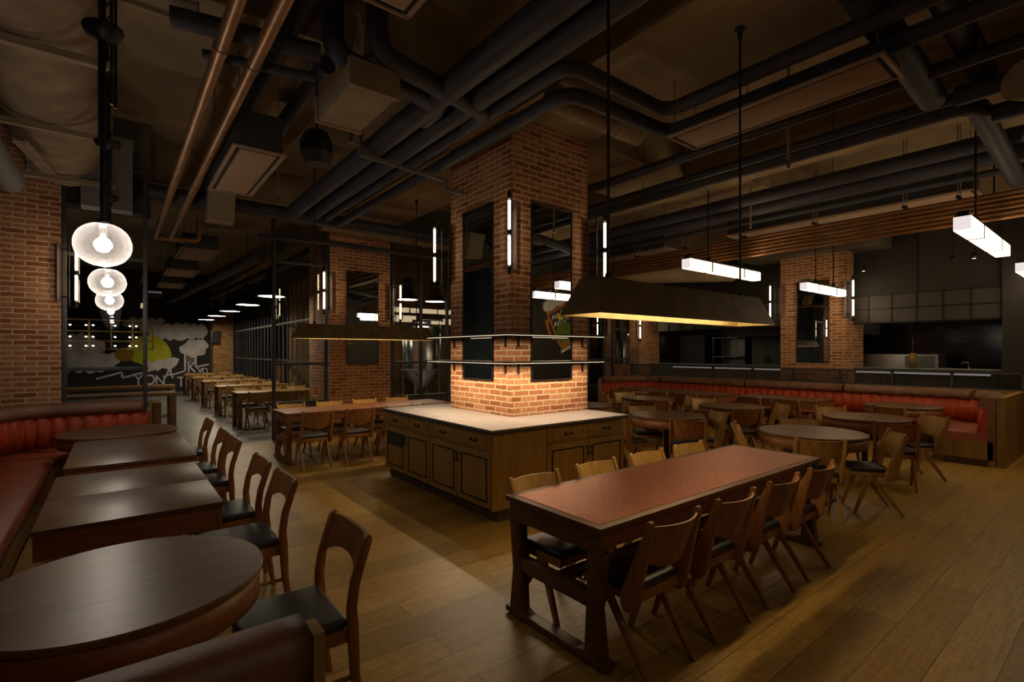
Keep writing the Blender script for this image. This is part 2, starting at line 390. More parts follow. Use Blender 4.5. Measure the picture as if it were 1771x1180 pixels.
# brick piers
P0 = struct('pillar', B(3.565, 4.82, 4.52, 5.853, .903, 4.38), 'brick_red', 'central square brick pillar rising from the island counter', 'pillar')
struct('pillar', B(3.345, 4.64, 10.1, 11.43, 0, 4.5), 'brick_red', 'brick pillar at the glass partition behind the long table', 'pillar')
struct('pillar', B(11.93, 12.9, 3.87, 5.2, 0, 3.75), 'brick_red', 'brick pillar standing between the red booth and the kitchen', 'pillar')
struct('pillar', B(11.93, 12.9, 9.15, 10.5, 0, 4.2), 'brick_red', 'brick pillar at the far corner of the red booth', 'pillar')
struct('pillar', B(3.2, 3.95, 24.2, 25.3, 0, 4.5), 'brick_tan', 'tan brick pillar at the end of the canteen beside the mural', 'pillar')
struct('wall_left_brick', B(-1.13, -.56, 8.8, 8.965, 0, 4.94), 'brick_red', 'red brick wall pier behind the booth by the globes')
# soffit over pier 4 / left of the kitchen
struct('wall_soffit', B(11.5, 13.6, 3.2, 5.9, 3.75, 4.38), 'concrete_dark', 'wrapped concrete soffit on top of the kitchen pillar')
# ------------------------------------------------------------ glass partitions
def window(name, label, x0, x1, y, zs, xs, base=.65, top=4.2, w=.05, basemat='frame_metal'):
    t = prop(thing(name, label, 'window'), kind='structure')
    m = MB()
    for x in xs: m.box(x - w / 2, x + w / 2, y - .04, y + .04, 0, top)
    for z in zs: m.box(x0, x1, y - .035, y + .035, z - w / 2, z + w / 2)
    m.build('window_frame', 'frame_metal', t, .004)
    if base: B(x0, x1, y - .03, y + .03, .02, base).build('window_base', basemat, t)
    xs = sorted(xs)
    for a, b in zip(xs, xs[1:]):
        MB().face([(a, y, base), (b, y, base), (b, y, top), (a, y, top)]).build('pane', 'pane_glass', t)
    return t
window('window_1', 'tall steel framed glass screen beside the brick wall pier, seen through the globes', -.56, .36, 8.85, (1.42, 2.95, 3.6, 4.2), (-.53, .33), .3)
window('window_2', 'steel framed glass panel between the open doorway and the partition pillar', 2.3, 3.33, 10.12, (1.42, 3.35, 4.2, .68), (2.32, 3.28), .65)
window('window_3', 'long steel framed glass screen in front of the brewing tanks', 4.68, 11.9, 10.12, (1.42, 4.2, .68), (4.7, 5.38, 6.06, 6.74, 7.42, 8.1, 8.78, 9.46, 10.14, 10.82, 11.5, 11.88), .65)
t = prop(thing('window_4', 'slatted steel and glass screen between the canteen and the brewery', 'window'), kind='structure')
m = MB()
for i in range(26): m.box(3.93, 3.97, 11.75 + i * .48, 11.79 + i * .48, 0, 3.6)
for z in (.3, 1.4, 2.5, 3.6): m.box(3.92, 3.98, 11.5, 24.2, z - .03, z + .03)
m.build('slats', 'frame_metal', t)
B(3.93, 3.97, 11.45, 24.2, 3.6, 4.4).build('upper_panel', 'wall_dark', t)
B(3.94, 3.96, 11.45, 24.2, 0, .3).build('window_base', 'panel_grey', t)
struct('wall_partition_top', B(-4, .4, 8.97, 9.07, 3.6, 4.95), 'concrete_dark', 'dark plaster above the glass screen behind the globes')
struct('wall_doorway_top', B(.36, 11.9, 10.2, 10.3, 4.2, 4.95), 'concrete_dark', 'dark lintel strip above the glass partition')
# leaflet on glass
t = thing('notice', 'small red and white notice stuck low on the glass beside the pillar', 'notice')
B(3.02, 3.14, 10.07, 10.08, .78, .98).build('sheet', 'sign_cream', t)
for z in (.93, .87, .82): B(3.035, 3.125, 10.064, 10.07, z, z + .03).build('print', 'notice_red', t)

# ------------------------------------------------------------ mirrors
def mirror_on(label, a, b, axis, at, z0, z1):
    t = thing('mirror', label, 'mirror')
    f = .010
    def bx(u0, u1, d, w0, w1):
        return B(u0, u1, at - d, at - .001, w0, w1) if axis == 1 else B(at - d, at - .001, u0, u1, w0, w1)
    fr = MB()
    for q in ((a, a + f, z0, z1), (b - f, b, z0, z1)):
        x = bx(q[0], q[1], .02, q[2], q[3]); fr.v += []; fr = merge(fr, x)
    for q in ((a, b, z0, z0 + f), (a, b, z1 - f, z1)): fr = merge(fr, bx(q[0], q[1], .02, q[2], q[3]))
    fr.build('frame', 'black_metal', t)
    bx(a + f, b - f, .008, z0 + f, z1 - f).build('mirror_glass', 'mirror_glass', t)
def merge(a, b):
    k = len(a.v); a.v += b.v; a.f += [tuple(i + k for i in f) for f in b.f]; a.uv += b.uv; a.sm += b.sm; return a
mirror_on('tall mirror on the pillar face above the drawer side of the island', 4.87, 5.53, 0, 3.565, 1.305, 3.46)
mirror_on('tall mirror on the pillar face towards the copper table, reflecting the beer glass sign', 3.853, 4.525, 1, 4.52, 1.305, 3.42)
mirror_on('mirror on the partition pillar behind the long table', 3.683, 4.364, 1, 10.1, 1.39, 3.3)
mirror_on('mirror on the kitchen pillar above the red booth', 4.2, 4.85, 0, 11.93, 1.42, 3.2)
mirror_on('narrow mirror on the far corner pillar beside the booth', 9.5, 10.0, 0, 11.93, 1.3, 2.75)

# ------------------------------------------------------------ sconces: twin tube lamps on the pillar corners
def make_sconce(label, loc, rz):
    t = thing('wall_sconce', label, 'lamp', loc, rz, 'twin tube sconces on the brick pillars')     # local +y points away from the corner
    B(-.062, .062, .0, .012, -.38, .38).build('back_plate', 'sconce_plate', t, .002)
    m = MB()
    for x in (-.03, .03):
        for z in (-.32, .32): m.lathe([(.006, 0), (.006, .01)], (x, .012, z), 8)
    for z in (-.31, .31): m.tube([(0, .01, z), (0, .12, z)], .009, 8)
    m.tube(rounded([(0, .12, -.33), (0, .12, .45), (0, .225, .45), (0, .225, .37)], .03), .009, 8)
    m.tube(rounded([(0, .12, -.31), (0, .12, -.44), (0, .225, -.44), (0, .225, -.37)], .03), .009, 8)
    m.build('pipe_arm', 'black_metal', t)
    m = MB()
    m.lathe([(.012, .37), (.024, .375), (.024, .43), (.016, .46), (.0, .47)], (0, .225, 0), 14)
    m.lathe([(.0, -.47), (.016, -.46), (.024, -.43), (.024, -.375), (.012, -.37)], (0, .225, 0), 14)
    m.lathe([(.014, -.03), (.026, -.025), (.026, .025), (.014, .03)], (0, .225, 0), 14)
    m.build('socket', 'black_metal', t)
    for z0, z1 in ((.03, .36), (-.36, -.03)):
        MB().lathe([(.0, z0), (.0155, z0 + .01), (.0155, z1 - .01), (0, z1)], (0, .225, 0), 12).build('tube_lamp', 'tube_glow', t)
        MB().lathe([(.028, z0 + .004), (.028, z1 - .004)], (0, .225, 0), 16).build('glass_sleeve', 'tube_glass', t)
    return t
sc = make_sconce('twin tube sconce on the front corner of the central pillar', (3.565, 4.52, 2.97), math.radians(135))
dup(sc, (3.565, 5.853, 2.97), math.radians(45), 'twin tube sconce on the pillar corner above the drawer side of the island')
dup(sc, (4.82, 4.52, 2.97), math.radians(-135), 'twin tube sconce on the pillar corner beside the bronze trough lamp')
dup(sc, (3.345, 10.1, 2.85), math.radians(135), 'twin tube sconce on the partition pillar corner beside the glass panel')
dup(sc, (4.64, 10.1, 2.72), math.radians(-135), 'twin tube sconce on the partition pillar corner in front of the tanks')
dup(sc, (-.56, 8.8, 2.68), math.radians(-135), 'twin tube sconce on the red brick wall pier beside the globes')
dup(sc, (11.93, 5.2, 2.8), math.radians(45), 'twin tube sconce on the kitchen pillar corner behind the trough lamp')
dup(sc, (11.93, 3.87, 2.75), math.radians(135), 'twin tube sconce on the kitchen pillar corner next to the steel panels')
dup(sc, (11.93, 10.45, 2.55), math.radians(45), 'twin tube sconce on the far side of the corner booth pillar')
dup(sc, (11.93, 9.15, 2.4), math.radians(135), 'twin tube sconce on the near side of the corner booth pillar')

# ------------------------------------------------------------ island
def cabinet(label, loc, rz, w, d, vent=False):
    """cabinet front faces local -y, width along x"""
    t = thing('base_cabinet', label, 'cabinet', loc, rz, 'oak cabinets of the island')
    B(0, w, .02, d, .115, .86).build('cabinet_body', 'oak_z', t, .003)
    B(.0, w, .07, d - .02, 0, .115).build('toe_kick', 'toe_kick', t)
    h = w / 2
    for i in range(2):
        a, b = i * h + .004, (i + 1) * h - .004
        dr = B(a, b, 0, .02, .69, .855).build('drawer', 'oak_x', t, .002)
        m = MB(); c = (a + b) / 2
        q = .07
        for e in ((a + q, b - q, .835, .838), (a + q, b - q, .706, .709)): m.box(e[0], e[1], -.002, .003, e[2], e[3])
        for e in ((a + q, a + q + .003), (b - q - .003, b - q)): m.box(e[0], e[1], -.002, .003, .706, .838)
        m.build('drawer_line', 'toe_kick', dr)
        m = MB().tube(rounded([(c - .045, 0, .775), (c - .045, -.028, .768), (c + .045, -.028, .768), (c + .045, 0, .775)], .01), .006, 8)
        for s_ in (-1, 1): m.box(c + s_ * .045 - .01, c + s_ * .045 + .01, -.005, 0, .76, .79)
        m.build('drawer_pull', 'black_metal', dr)
        do = B(a, b, 0, .02, .125, .672).build('door', 'oak_z', t, .002)
        m = MB(); q = .065
        for e in ((a + q, b - q, .598, .612), (a + q, b - q, .183, .197)): m.box(e[0], e[1], -.005, .003, e[2], e[3])
        for e in ((a + q, a + q + .014), (b - q - .014, b - q)): m.box(e[0], e[1], -.005, .003, .183, .612)
        m.build('door_moulding', 'black_metal', do)
        if vent and i == 0: B(a + q + .01, b - q - .01, -.003, .002, .44, .60).build('door_grille', 'panel_grey', do)
        x = b - .025 if i == 0 else a + .025
        MB().tube(rounded([(x, 0, .60), (x, -.035, .59), (x, -.035, .52), (x, 0, .51)], .015), .007, 8).build('door_handle', 'black_metal', do)
    return t
cabinet('oak island cabinet on the drawer side, next to the front corner of the island', (2.83, 5.105, 0), -PI / 2, 1.2, .7)
cabinet('oak island cabinet on the drawer side with a small grey grille in one door', (2.83, 6.31, 0), -PI / 2, 1.2, .7, True)
cabinet('oak island cabinet facing the copper topped table', (3.53, 3.88, 0), 0, 1.24, .6)
t = thing('cabinet_panel', 'plain oak corner panel of the island beside the copper table cabinet', 'cabinet')
B(2.83, 3.525, 3.88, 3.9, .115, .86).build('panel', 'oak_z', t, .002); B(2.88, 3.52, 3.93, 4.0, 0, .115).build('toe_kick', 'toe_kick', t)
t = thing('base_cabinet', 'plain oak back section of the island on the booth side', 'cabinet'); B(3.56, 4.79, 4.55, 6.31, .0, .858).build('cabinet_body', 'oak_z', t)
t = thing('worktop', 'pale stone worktop with a dark edge around the brick pillar', 'countertop')
m = MB(); m.box(2.80, 4.82, 3.85, 6.33, .886, .902); m.build('top_slab', 'counter_top', t)
B(2.80, 4.82, 3.85, 6.33, .861, .886).build('edge_band', 'counter_edge', t)

# ------------------------------------------------------------ shelves round the pillar
def shelf(z, label, k):
    t = thing('wall_shelf', label, 'shelf')
    s = .30; x0, x1, y0, y1 = 3.565 - s, 4.82, 4.52 - s, 6.0
    m = MB(); m.box(x0, x1, y0, 4.52, z, z + .014); m.box(x0, 3.565, 4.52, y1, z, z + .014); m.box(3.565, x1, 5.853, y1, z, z + .014)
    m.build('shelf_board', 'black_metal', t)
    for x in (3.66, 4.72): 
        B(x - .01, x + .01, 4.26, 4.519, z - .012, z).build('bracket_arm', 'black_metal', t)
        B(x - .012, x + .012, 4.505, 4.519, z - .13, z - .01).build('bracket', 'black_metal', t)
    for y in (4.63, 5.75):
        B(3.3, 3.564, y - .01, y + .01, z - .012, z).build('bracket_arm', 'black_metal', t)
        B(3.550, 3.564, y - .012, y + .012, z - .13, z - .01).build('bracket', 'black_metal', t)
    m = MB(); m.box(x0 + .012, x1, y0 + .012, y0 + .024, z - .006, z - .001); m.box(x0 + .012, x0 + .024, y0 + .03, y1 - .02, z - .006, z - .001)
    m.build('light_strip', 'led_glow', t)
    area('shelf_light', ((x0 + x1) / 2, y0 + .04, z - .010), (math.radians(0), 0, 0), x1 - x0 - .06, .02, k * 1.5, (1, .76, .48), t, 2.9)
    area('shelf_light', (x0 + .04, (y0 + y1) / 2, z - .010), (0, 0, 0), .02, y1 - y0 - .1, k * 1.8, (1, .76, .48), t, 2.9)
    return t
shelf(1.838, 'upper black steel shelf wrapping the central pillar', L_LED * .30)
shelf(1.527, 'lower black steel shelf wrapping the central pillar, just above the lit brick', L_LED)

# ------------------------------------------------------------ chairs
def chair_plank(wood_m, label):
    """plywood chair with broad curved back, faces +y"""
    t = thing('dining_chair', label, 'chair')
    leather = 'navy_leather'
    post = [(-.246, .800), (-.240, .822), (-.226, .830), (-.212, .822), (-.208, .80), (-.052, .43), (-.048, .37), (-.072, .338), (-.125, .345), (-.152, .38)]
    for s in (-1, 1):
        MB().prism(post, 0, s * .205 - .014, s * .205 + .014).build('back_post', wood_m, t, .004)
    def bk(th):
        def f(u, v):
            x = (u - .5) * .386; k = 1 - (2 * u - 1) ** 2
            zt = .802; zb = .612 - .05 * k
            z = zt + (zb - zt) * v
            y = -.228 + (.80 - z) * .36 - .058 * k + th
            return (x, y, z)
        return f
    m = MB(); m.grid(bk(-.006), 14, 5, flip=False); m.grid(bk(.006), 14, 5, flip=True)
    for v, fl in ((0, False), (1, True)):
        m.grid(lambda u, w, v=v: tuple(Vector(bk(-.006)(u, v)).lerp(Vector(bk(.006)(u, v)), w)), 14, 1, False, not fl)
    m.build('backrest', wood_m, t)
    m = MB(); m.box(-.19, .19, -.115, .235, .425, .468); m.build('seat', leather, t, .018, 3)
    m = MB(); m.box(-.19, .19, -.12, -.095, .375, .425); m.box(-.19, .19, .205, .23, .385, .425)
    for s in (-1, 1): m.box(s * .18 - .012, s * .18 + .012, -.12, .23, .38, .425)
    m.build('seat_frame', wood_m, t, .003)
    for s in (-1, 1):
        MB().prism([(.03, .385), (.085, .385), (-.198, 0), (-.226, 0)], 0, s * .19 - .013, s * .19 + .013).build('leg', wood_m, t, .004)
        MB().prism([(.05, .385), (.105, .385), (.226, 0), (.198, 0)], 0, s * .19 - .0135, s * .19 + .0135).build('leg', wood_m, t, .004)
    return t
def chair_bent(label):
    """dining chair with bowed rear posts and arched back rail, faces +y"""
    t = thing('dining_chair', label, 'chair')
    wm = 'chair_brown'
    post = [(-.235, 0), (-.205, .22), (-.200, .42), (-.192, .52), (-.205, .62), (-.262, .80), (-.258, .825), (-.240, .828), (-.222, .81),
            (-.165, .63), (-.148, .52), (-.150, .42), (-.165, .22), (-.205, 0)]
    for s in (-1, 1): MB().prism(post, 0, s * .225 - .015, s * .225 + .015).build('back_post', wm, t, .007)
    def bk(th):
        def f(u, v):
            x = (u - .5) * .43; k = 1 - abs(2 * u - 1) ** 2.4
            zt = .815 - .006 * k; zb = .632 + .055 * k
            z = zt + (zb - zt) * v
            y = -.243 + (.80 - z) * .33 - .030 * k + th
            return (x, y, z)
        return f
    m = MB(); m.grid(bk(-.009), 14, 5, flip=False); m.grid(bk(.009), 14, 5, flip=True)
    for v, fl in ((0, False), (1, True)):
        m.grid(lambda u, w, v=v: tuple(Vector(bk(-.009)(u, v)).lerp(Vector(bk(.009)(u, v)), w)), 14, 1, False, not fl)
    m.build('backrest', wm, t)
    MB().box(-.215, .215, -.16, .245, .425, .47).build('seat', 'navy_leather', t, .02, 3)
    m = MB(); m.box(-.21, .21, .205, .23, .365, .425); m.box(-.21, .21, -.175, -.155, .365, .425)
    for s in (-1, 1): m.box(s * .208 - .011, s * .208 + .011, -.165, .21, .365, .425)
    m.build('seat_frame', wm, t, .003)
    for s in (-1, 1):
        MB().tube([(s * .2, .21, .40), (s * .21, .222, 0)], .021, 10, r1=.013).build('leg', wm, t)
        MB().tube([(s * .205, .215, .205), (s * .216, -.185, .205)], .0115, 8).build('stretcher', wm, t)
    return t

# long table group near the camera
G1 = 'plywood chairs at the copper topped table'
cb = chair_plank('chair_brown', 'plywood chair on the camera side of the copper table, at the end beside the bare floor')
cx = (2.235, 2.85, 3.47, 4.09)
pos_n = ['end beside the oak island path', 'second from the trestle end nearer the island path', 'third along towards the round tables', 'end by the round tables']
cb.location = (cx[0], 1.715, 0); cb['group'] = G1
cb['label'] = 'brown plywood chair, open floor side of copper table, furthest from the round tables'
for i in (1, 2, 3):
    dup(cb, (cx[i], 1.715, 0), 0, 'brown plywood chair, open floor side of copper table, ' + ['', 'second towards the round tables', 'third towards the round tables', 'by the round tables'][i], G1)
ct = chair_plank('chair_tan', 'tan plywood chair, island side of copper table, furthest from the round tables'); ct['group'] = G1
ct.location = (2.235, 2.36, 0); ct.rotation_euler = (0, 0, PI)
for i in (1, 2, 3):
    dup(ct, (cx[i] + .01, 2.37, 0), PI, 'tan plywood chair, island side of copper table, ' + ['', 'second towards the round tables', 'third towards the round tables', 'by the round tables'][i], G1)
# second long table
G2 = 'plywood chairs at the long table by the glass partition'
for i in range(4):
    dup(cb, (cx[i], 7.45, 0), 0, 'brown plywood chair before the long table by the partition pillar, %s from the doorway' % ORD[i], G2)
    dup(ct, (cx[i], 8.40, 0), PI, 'tan plywood chair between long table and partition pillar, %s from the doorway' % ORD[i], G2)
# chairs round the round tables: back centre, facing angle, tan?, label
RC = [(5.53, 3.51, 35, 0, 'brown chair with its back to the camera at the round table behind the island corner'),
      (6.61, 3.70, 147, 1, 'tan chair beside the round table behind the island corner, on its kitchen side'),
      (6.41, 4.78, -128, 1, 'tan chair beyond the round table behind the island corner, facing the camera'),
      (5.22, 4.45, -8, 0, 'chair half hidden behind the island cabinet, pulled out from the round table'),
      (6.58, 5.32, 135, 1, 'tan chair seen edge-on just past the far corner of the island worktop'),
      (7.27, 3.63, 52, 0, 'brown chair with its back to the camera at the middle second-row round table'),
      (8.40, 3.62, 138, 1, 'tan chair between the middle round table and the booth tables'),
      (8.45, 5.30, 140, 1, 'tan chair between the middle and the far round table of the second row'),
      (8.30, 4.85, -128, 1, 'tan chair beyond the middle round table, facing the camera'),
      (5.30, 1.94, 35, 1, 'tan chair, its back to the camera, at the bright round table behind the copper table'),
      (6.35, 1.60, 124, 1, 'tan chair standing in the open floor beside the bright round table'),
      (6.75, 2.72, -144, 1, 'tan chair beyond the bright round table, facing the camera'),
      (5.72, 3.00, -57, 1, 'tan chair seen edge-on between the copper table and the bright round table'),
      (7.25, 1.84, 20, 0, 'brown chair with its back to the camera at the round table nearest the booth end'),
      (8.43, 1.72, 140, 1, 'tan chair next to the pink seat at the booth end'),
      (8.60, 3.02, -135, 1, 'tan chair beyond the round table nearest the booth end, facing the camera'),
      (7.33, 2.92, -40, 0, 'brown chair seen between the bright round table and the long booth table'),
      (9.32, 2.47, -8, 0, 'dark brown chair at the small round table inside the booth end'),
      (9.03, 4.51, 8, 0, 'dark brown chair at the long booth table, nearer the corner pillar'),
      (8.93, 3.82, 8, 0, 'dark brown chair at the long booth table, nearer the booth end'),
      (8.93, 5.70, 10, 0, 'dark brown chair at the further booth table, nearer the kitchen pillar'),
      (8.87, 6.33, 4, 0, 'dark brown chair at the further booth table, nearer the corner pillar'),
      (8.95, 7.47, 14, 0, 'dark brown chair at the round table in the far bend of the booth'),
      (7.33, 5.25, 50, 0, 'brown chair with its back to the camera at the far round table'),
      (8.32, 6.72, -115, 1, 'tan chair beyond the far round table, facing the camera'),
      (7.72, 6.75, -38, 1, 'tan chair seen edge-on at the far end of the round tables')]
RT = [(6.22, 4.28), (6.19, 2.36), (8.22, 2.45), (8.15, 4.36), (8.23, 6.12), (6.3, 5.98), (10.42, 2.57), (10.25, 7.9)]
for x, y, a, tan, lab in RC:
    for tx, ty in RT:
        d = math.hypot(x - tx, y - ty)
        if d < .66: x, y = tx + (x - tx) * .66 / d, ty + (y - ty) * .66 / d
    a = math.radians(a)
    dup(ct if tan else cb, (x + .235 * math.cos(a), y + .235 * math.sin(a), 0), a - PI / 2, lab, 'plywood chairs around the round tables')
# bowed chairs by the booth tables
ca = chair_bent('bowed wooden chair with a black seat beside the big round table in front'); ca['group'] = 'bowed chairs opposite the red booth'
ca.rotation_euler = (0, 0, PI / 2); ca.location = (.65, 2.41, 0)
for y, lab in ((3.62, 'bowed wooden chair at the near half of the paired tables'), (4.31, 'bowed wooden chair at the far half of the paired tables'),
               (5.44, 'bowed wooden chair at the single rectangular booth table, nearer the paired tables'), (6.06, 'bowed wooden chair at the single rectangular booth table, nearer the doorway'),
               (7.14, 'bowed wooden chair beside the far oval table by the doorway')):
    dup(ca, (.66, y, 0), PI / 2, lab, 'bowed chairs opposite the red booth')

# ------------------------------------------------------------ tables
def trestle(label, loc, copper):
    t = thing('long_table', label, 'table', loc)
    Lx, Wy = 2.80, .79
    m = MB(); m.box(0, Lx, 0, Wy, .715, .748); m.build('table_top', 'table_frame_wood' if copper else 'walnut_apron', t, .003)
    if copper: B(.05, Lx - .05, .05, Wy - .05, .7475, .7505).build('copper_inlay', 'hammered_copper', t)
    fm = 'table_frame_wood' if copper else 'walnut_apron'
    m = MB()
    for y in (.03, Wy - .055): m.box(.09, Lx - .09, y, y + .025, .62, .715)
    for k in range(1, 9): m.box(.09 + k * .29, .094 + k * .29, .028, .03, .62, .715)
    m.build('apron', fm, t)
    for x in (.02, Lx - .10):
        m = MB(); w = .07
        m.box(x, x + w, .015, Wy - .015, .60, .715)
        for s, y in ((1, .015), (-1, Wy - .015)):
            m.prism([(y, .62), (y + s * .10, .62), (y + s * .095, .56), (y + s * .12, .07), (y + s * .20, .045), (y, .045), (y + s * .03, .30), (y, .56)], 0, x + .002, x + w - .002)
        m.prism([(.10, .30), (Wy - .10, .30), (Wy - .10, .385), (.10, .385)], 0, x + .006, x + w - .006)
        m.build('table_leg', fm, t, .006)
        m = MB(); m.box(x - .005, x + w + .005, -.02, Wy + .02, .012, .05)
        for y in (.05, Wy - .05): m.box(x + .01, x + w - .01, y - .04, y + .04, 0, .012)
        m.build('foot_rail', fm, t, .008)
    B(.09, Lx - .10, Wy / 2 - .02, Wy / 2 + .02, .31, .375).build('stretcher', fm, t, .003)
    return t
trestle('long trestle table with a hammered copper top under the bronze trough lamp', (1.93, 1.72, 0), True)
trestle('long walnut trestle table in front of the partition pillar', (1.945, 7.76, 0), False)
def pedestal(t, x=0, y=0):
    MB().box(x - .03, x + .03, y - .03, y + .03, .03, .62).build('pedestal', 'black_metal', t)
    MB().box(x - .22, x + .22, y - .22, y + .22, 0, .03).build('base_plate', 'black_metal', t, .005)
def round_table(label, x, y, r=.52, top='walnut_x', apron='walnut_apron'):
    t = thing('round_table', label, 'table', (x, y, 0), 0, 'round walnut tables')
    MB().lathe([(0, .722), (r - .006, .722), (r, .727), (r, .745), (r - .006, .75), (0, .75)], n=56).build('table_top', top, t, smooth=None).data.set_sharp_from_angle(angle=.5)
    MB().lathe([(r - .03, .722), (r - .012, .722), (r - .012, .612), (r - .018, .608), (r - .03, .612), (r - .03, .722)], n=56).build('apron', apron, t)
    pedestal(t); MB().box(-.2, .2, -.2, .2, .62, .722).build('top_mount', 'black_metal', t)
    return t
round_table('round walnut table behind the island corner', 6.22, 4.28)
round_table('bright round walnut table just behind the copper table', 6.19, 2.36, .54)
round_table('round walnut table in the second row nearer the booth end', 8.22, 2.45)
round_table('round walnut table in the middle of the second row', 8.15, 4.36)
round_table('round walnut table at the far end of the second row', 8.23, 6.12, .5)
round_table('round walnut table mostly hidden behind the brick pillar base', 6.3, 5.98, .5)
round_table('round walnut table inside the near bend of the booth', 10.42, 2.57, .54)
round_table('round walnut table inside the far bend of the booth', 10.25, 7.9, .5)
round_table('big round walnut table filling the corner by the leather booth end', .034, 2.507, .485)
round_table('round walnut table by the doorway at the far end of the booth', .035, 7.27, .555)
def rect_table(label, x0, x1, y0, y1):
    t = thing('square_table', label, 'table', ((x0 + x1) / 2, (y0 + y1) / 2, 0), 0, 'rectangular walnut booth tables')
    a, b = (x1 - x0) / 2, (y1 - y0) / 2
    B(-a, a, -b, b, .722, .75).build('table_top', 'walnut_x', t, .003)
    m = MB(); m.box(-a + .008, a - .008, -b + .008, -b + .03, .595, .722); m.box(-a + .008, a - .008, b - .03, b - .008, .595, .722)
    m.box(-a + .008, -a + .03, -b + .008, b - .008, .595, .722); m.box(a - .03, a - .008, -b + .008, b - .008, .595, .722)
    m.build('apron', 'walnut_apron', t, .002)
    pedestal(t); MB().box(-.2, .2, -.2, .2, .60, .722).build('top_mount', 'black_metal', t)
    return t
rect_table('rectangular walnut table with a wide apron, the nearer of the two pushed together', -.335, .51, 3.445, 4.12)
rect_table('rectangular walnut table, the further of the two pushed together', -.335, .51, 4.128, 4.85)
rect_table('single rectangular walnut table between the paired tables and the doorway table', -.32, .56, 5.16, 6.63)
rect_table('long walnut table at the middle of the curved booth', 9.95, 10.8, 3.7, 5.22)
rect_table('long walnut table at the booth, in front of the kitchen fridge', 9.7, 10.55, 5.5, 7.2)

# ------------------------------------------------------------ booths (swept along a curved plan line)
def plan(pts, r, step=.05):
    p = rounded([(x, y, 0) for x, y in pts], r, 14)
    out = [p[0]]
    for a, b in zip(p, p[1:]):
        n = max(1, int((b - a).length / step))
        out += [a.lerp(b, k / n) for k in range(1, n + 1)]
    return out
def sweep(path, side, prof, closed=True, mod=None, i0=0, i1=None):
    """prof: (offset inwards, z); mod(arclength, k) adds to the offset"""
    i1 = len(path) if i1 is None else i1
    L = [0]
    for a, b in zip(path, path[1:]): L.append(L[-1] + (b - a).length)
    m = MB(); rows = []
    for i in range(i0, i1):
        a = path[max(0, i - 1)]; b = path[min(len(path) - 1, i + 1)]; d = (b - a).normalized(); n = Vector((-d.y, d.x, 0)) * side
        rows.append([path[i] + n * (o + (mod(L[i], k) if mod else 0)) + Vector((0, 0, z)) for k, (o, z) in enumerate(prof)])
    k0 = len(m.v); c = len(prof)
    for r in rows: m.v += [tuple(p) for p in r]
    for i in range(len(rows) - 1):
        for k in range(c if closed else c - 1):
            q = (k0 + i * c + k, k0 + (i + 1) * c + k, k0 + (i + 1) * c + (k + 1) % c, k0 + i * c + (k + 1) % c)
            m.f.append(q if side < 0 else q[::-1]); m.uv.append([(0, 0)] * 4); m.sm.append(True)
    m.f.append(tuple(k0 + k for k in range(c))[::side]); m.uv.append([(0, 0)] * c); m.sm.append(False)
    m.f.append(tuple(k0 + (len(rows) - 1) * c + k for k in range(c))[::-side]); m.uv.append([(0, 0)] * c); m.sm.append(False)
    return m
def booth(t, pts, r, side, seat_mats, splits, depth=.66, chan=.165):
    path = plan(pts, r)
    tot = sum((b - a).length for a, b in zip(path, path[1:]))
    def ch(s, k): return (.038 * abs(math.sin(PI * s / chan)) ** .45 - .030) if k in (1, 2, 3) else 0
    fine = plan(pts, r, .0165)
    sweep(fine, side, [(.06, .46), (.17, .47), (.165, .66), (.13, .835), (.06, .84)], mod=ch).build('back_cushion', 'orange_leather', t)
    n = len(path); cuts = [0] + [int(n * c) for c in splits] + [n - 1]
    for a, b in zip(cuts, cuts[1:]):
        sweep(path, side, [(.0, .82), (.10, .83), (.155, .85), (.165, .90), (.14, .965), (.10, .995), (.03, 1.0), (-.01, .985), (-.015, .93)], i0=a, i1=b).build('back_roll', 'brown_leather', t)
    sweep(path, side, [(-.015, .10), (.06, .10), (.06, .83), (-.015, .83)]).build('back_shell', 'brown_leather', t)
    for (a, b), mt in zip(((0, splits[0]), (splits[0], splits[-1]), (splits[-1], 1)), seat_mats):
        a, b = int(n * a), int(n * b)
        sweep(path, side, [(.06, .36), (depth - .03, .36), (depth, .385), (depth, .44), (depth - .03, .465), (.06, .465)], i0=a, i1=min(n, b + (0 if b < n else 0))).build('seat_cushion', mt, t)
    sweep(path, side, [(.0, .10), (depth - .04, .10), (depth - .04, .36), (.0, .36)]).build('seat_base', 'booth_wood', t)
    sweep(path, side, [(.05, 0), (depth - .12, 0), (depth - .12, .10), (.05, .10)]).build('plinth', 'toe_kick', t)
def end_panel(t, x0, x1, y, s, depth=.66, zt=.955):
    """wooden end, profile in y-z; y = back line, s = direction to the seat front"""
    pr = [(y - s * .02, 0), (y - s * .02, zt), (y + s * .06, zt), (y + s * .085, .80), (y + s * .11, .54), (y + s * .16, .475), (y + s * depth, .465), (y + s * depth, .10), (y + s * (depth - .12), .10), (y + s * (depth - .12), 0)]
    MB().prism(pr, 0, x0, x1).build('end_panel', 'booth_wood', t, .004)
tb = thing('booth_bench', 'long curved booth with orange channelled back and brown leather roll, in front of the kitchen', 'bench')
booth(tb, [(9.79, 1.36), (11.62, 1.36), (11.62, 8.9), (9.95, 8.9)], .95, 1, ('seat_leather_pink', 'seat_leather', 'seat_leather'), (.17, .37, .58, .82))
end_panel(tb, 9.795, 9.83, 1.36, 1); end_panel(tb, 9.915, 9.95, 8.9, -1)
tb = thing('booth_bench', 'curved booth with orange channelled back and rust seat beneath the glass globes', 'bench')
booth(tb, [(.36, 1.22), (-1.2, 1.22), (-1.2, 8.62), (.36, 8.62)], 1.1, -1, ('seat_leather',) * 3, (.14, .35, .56, .8))
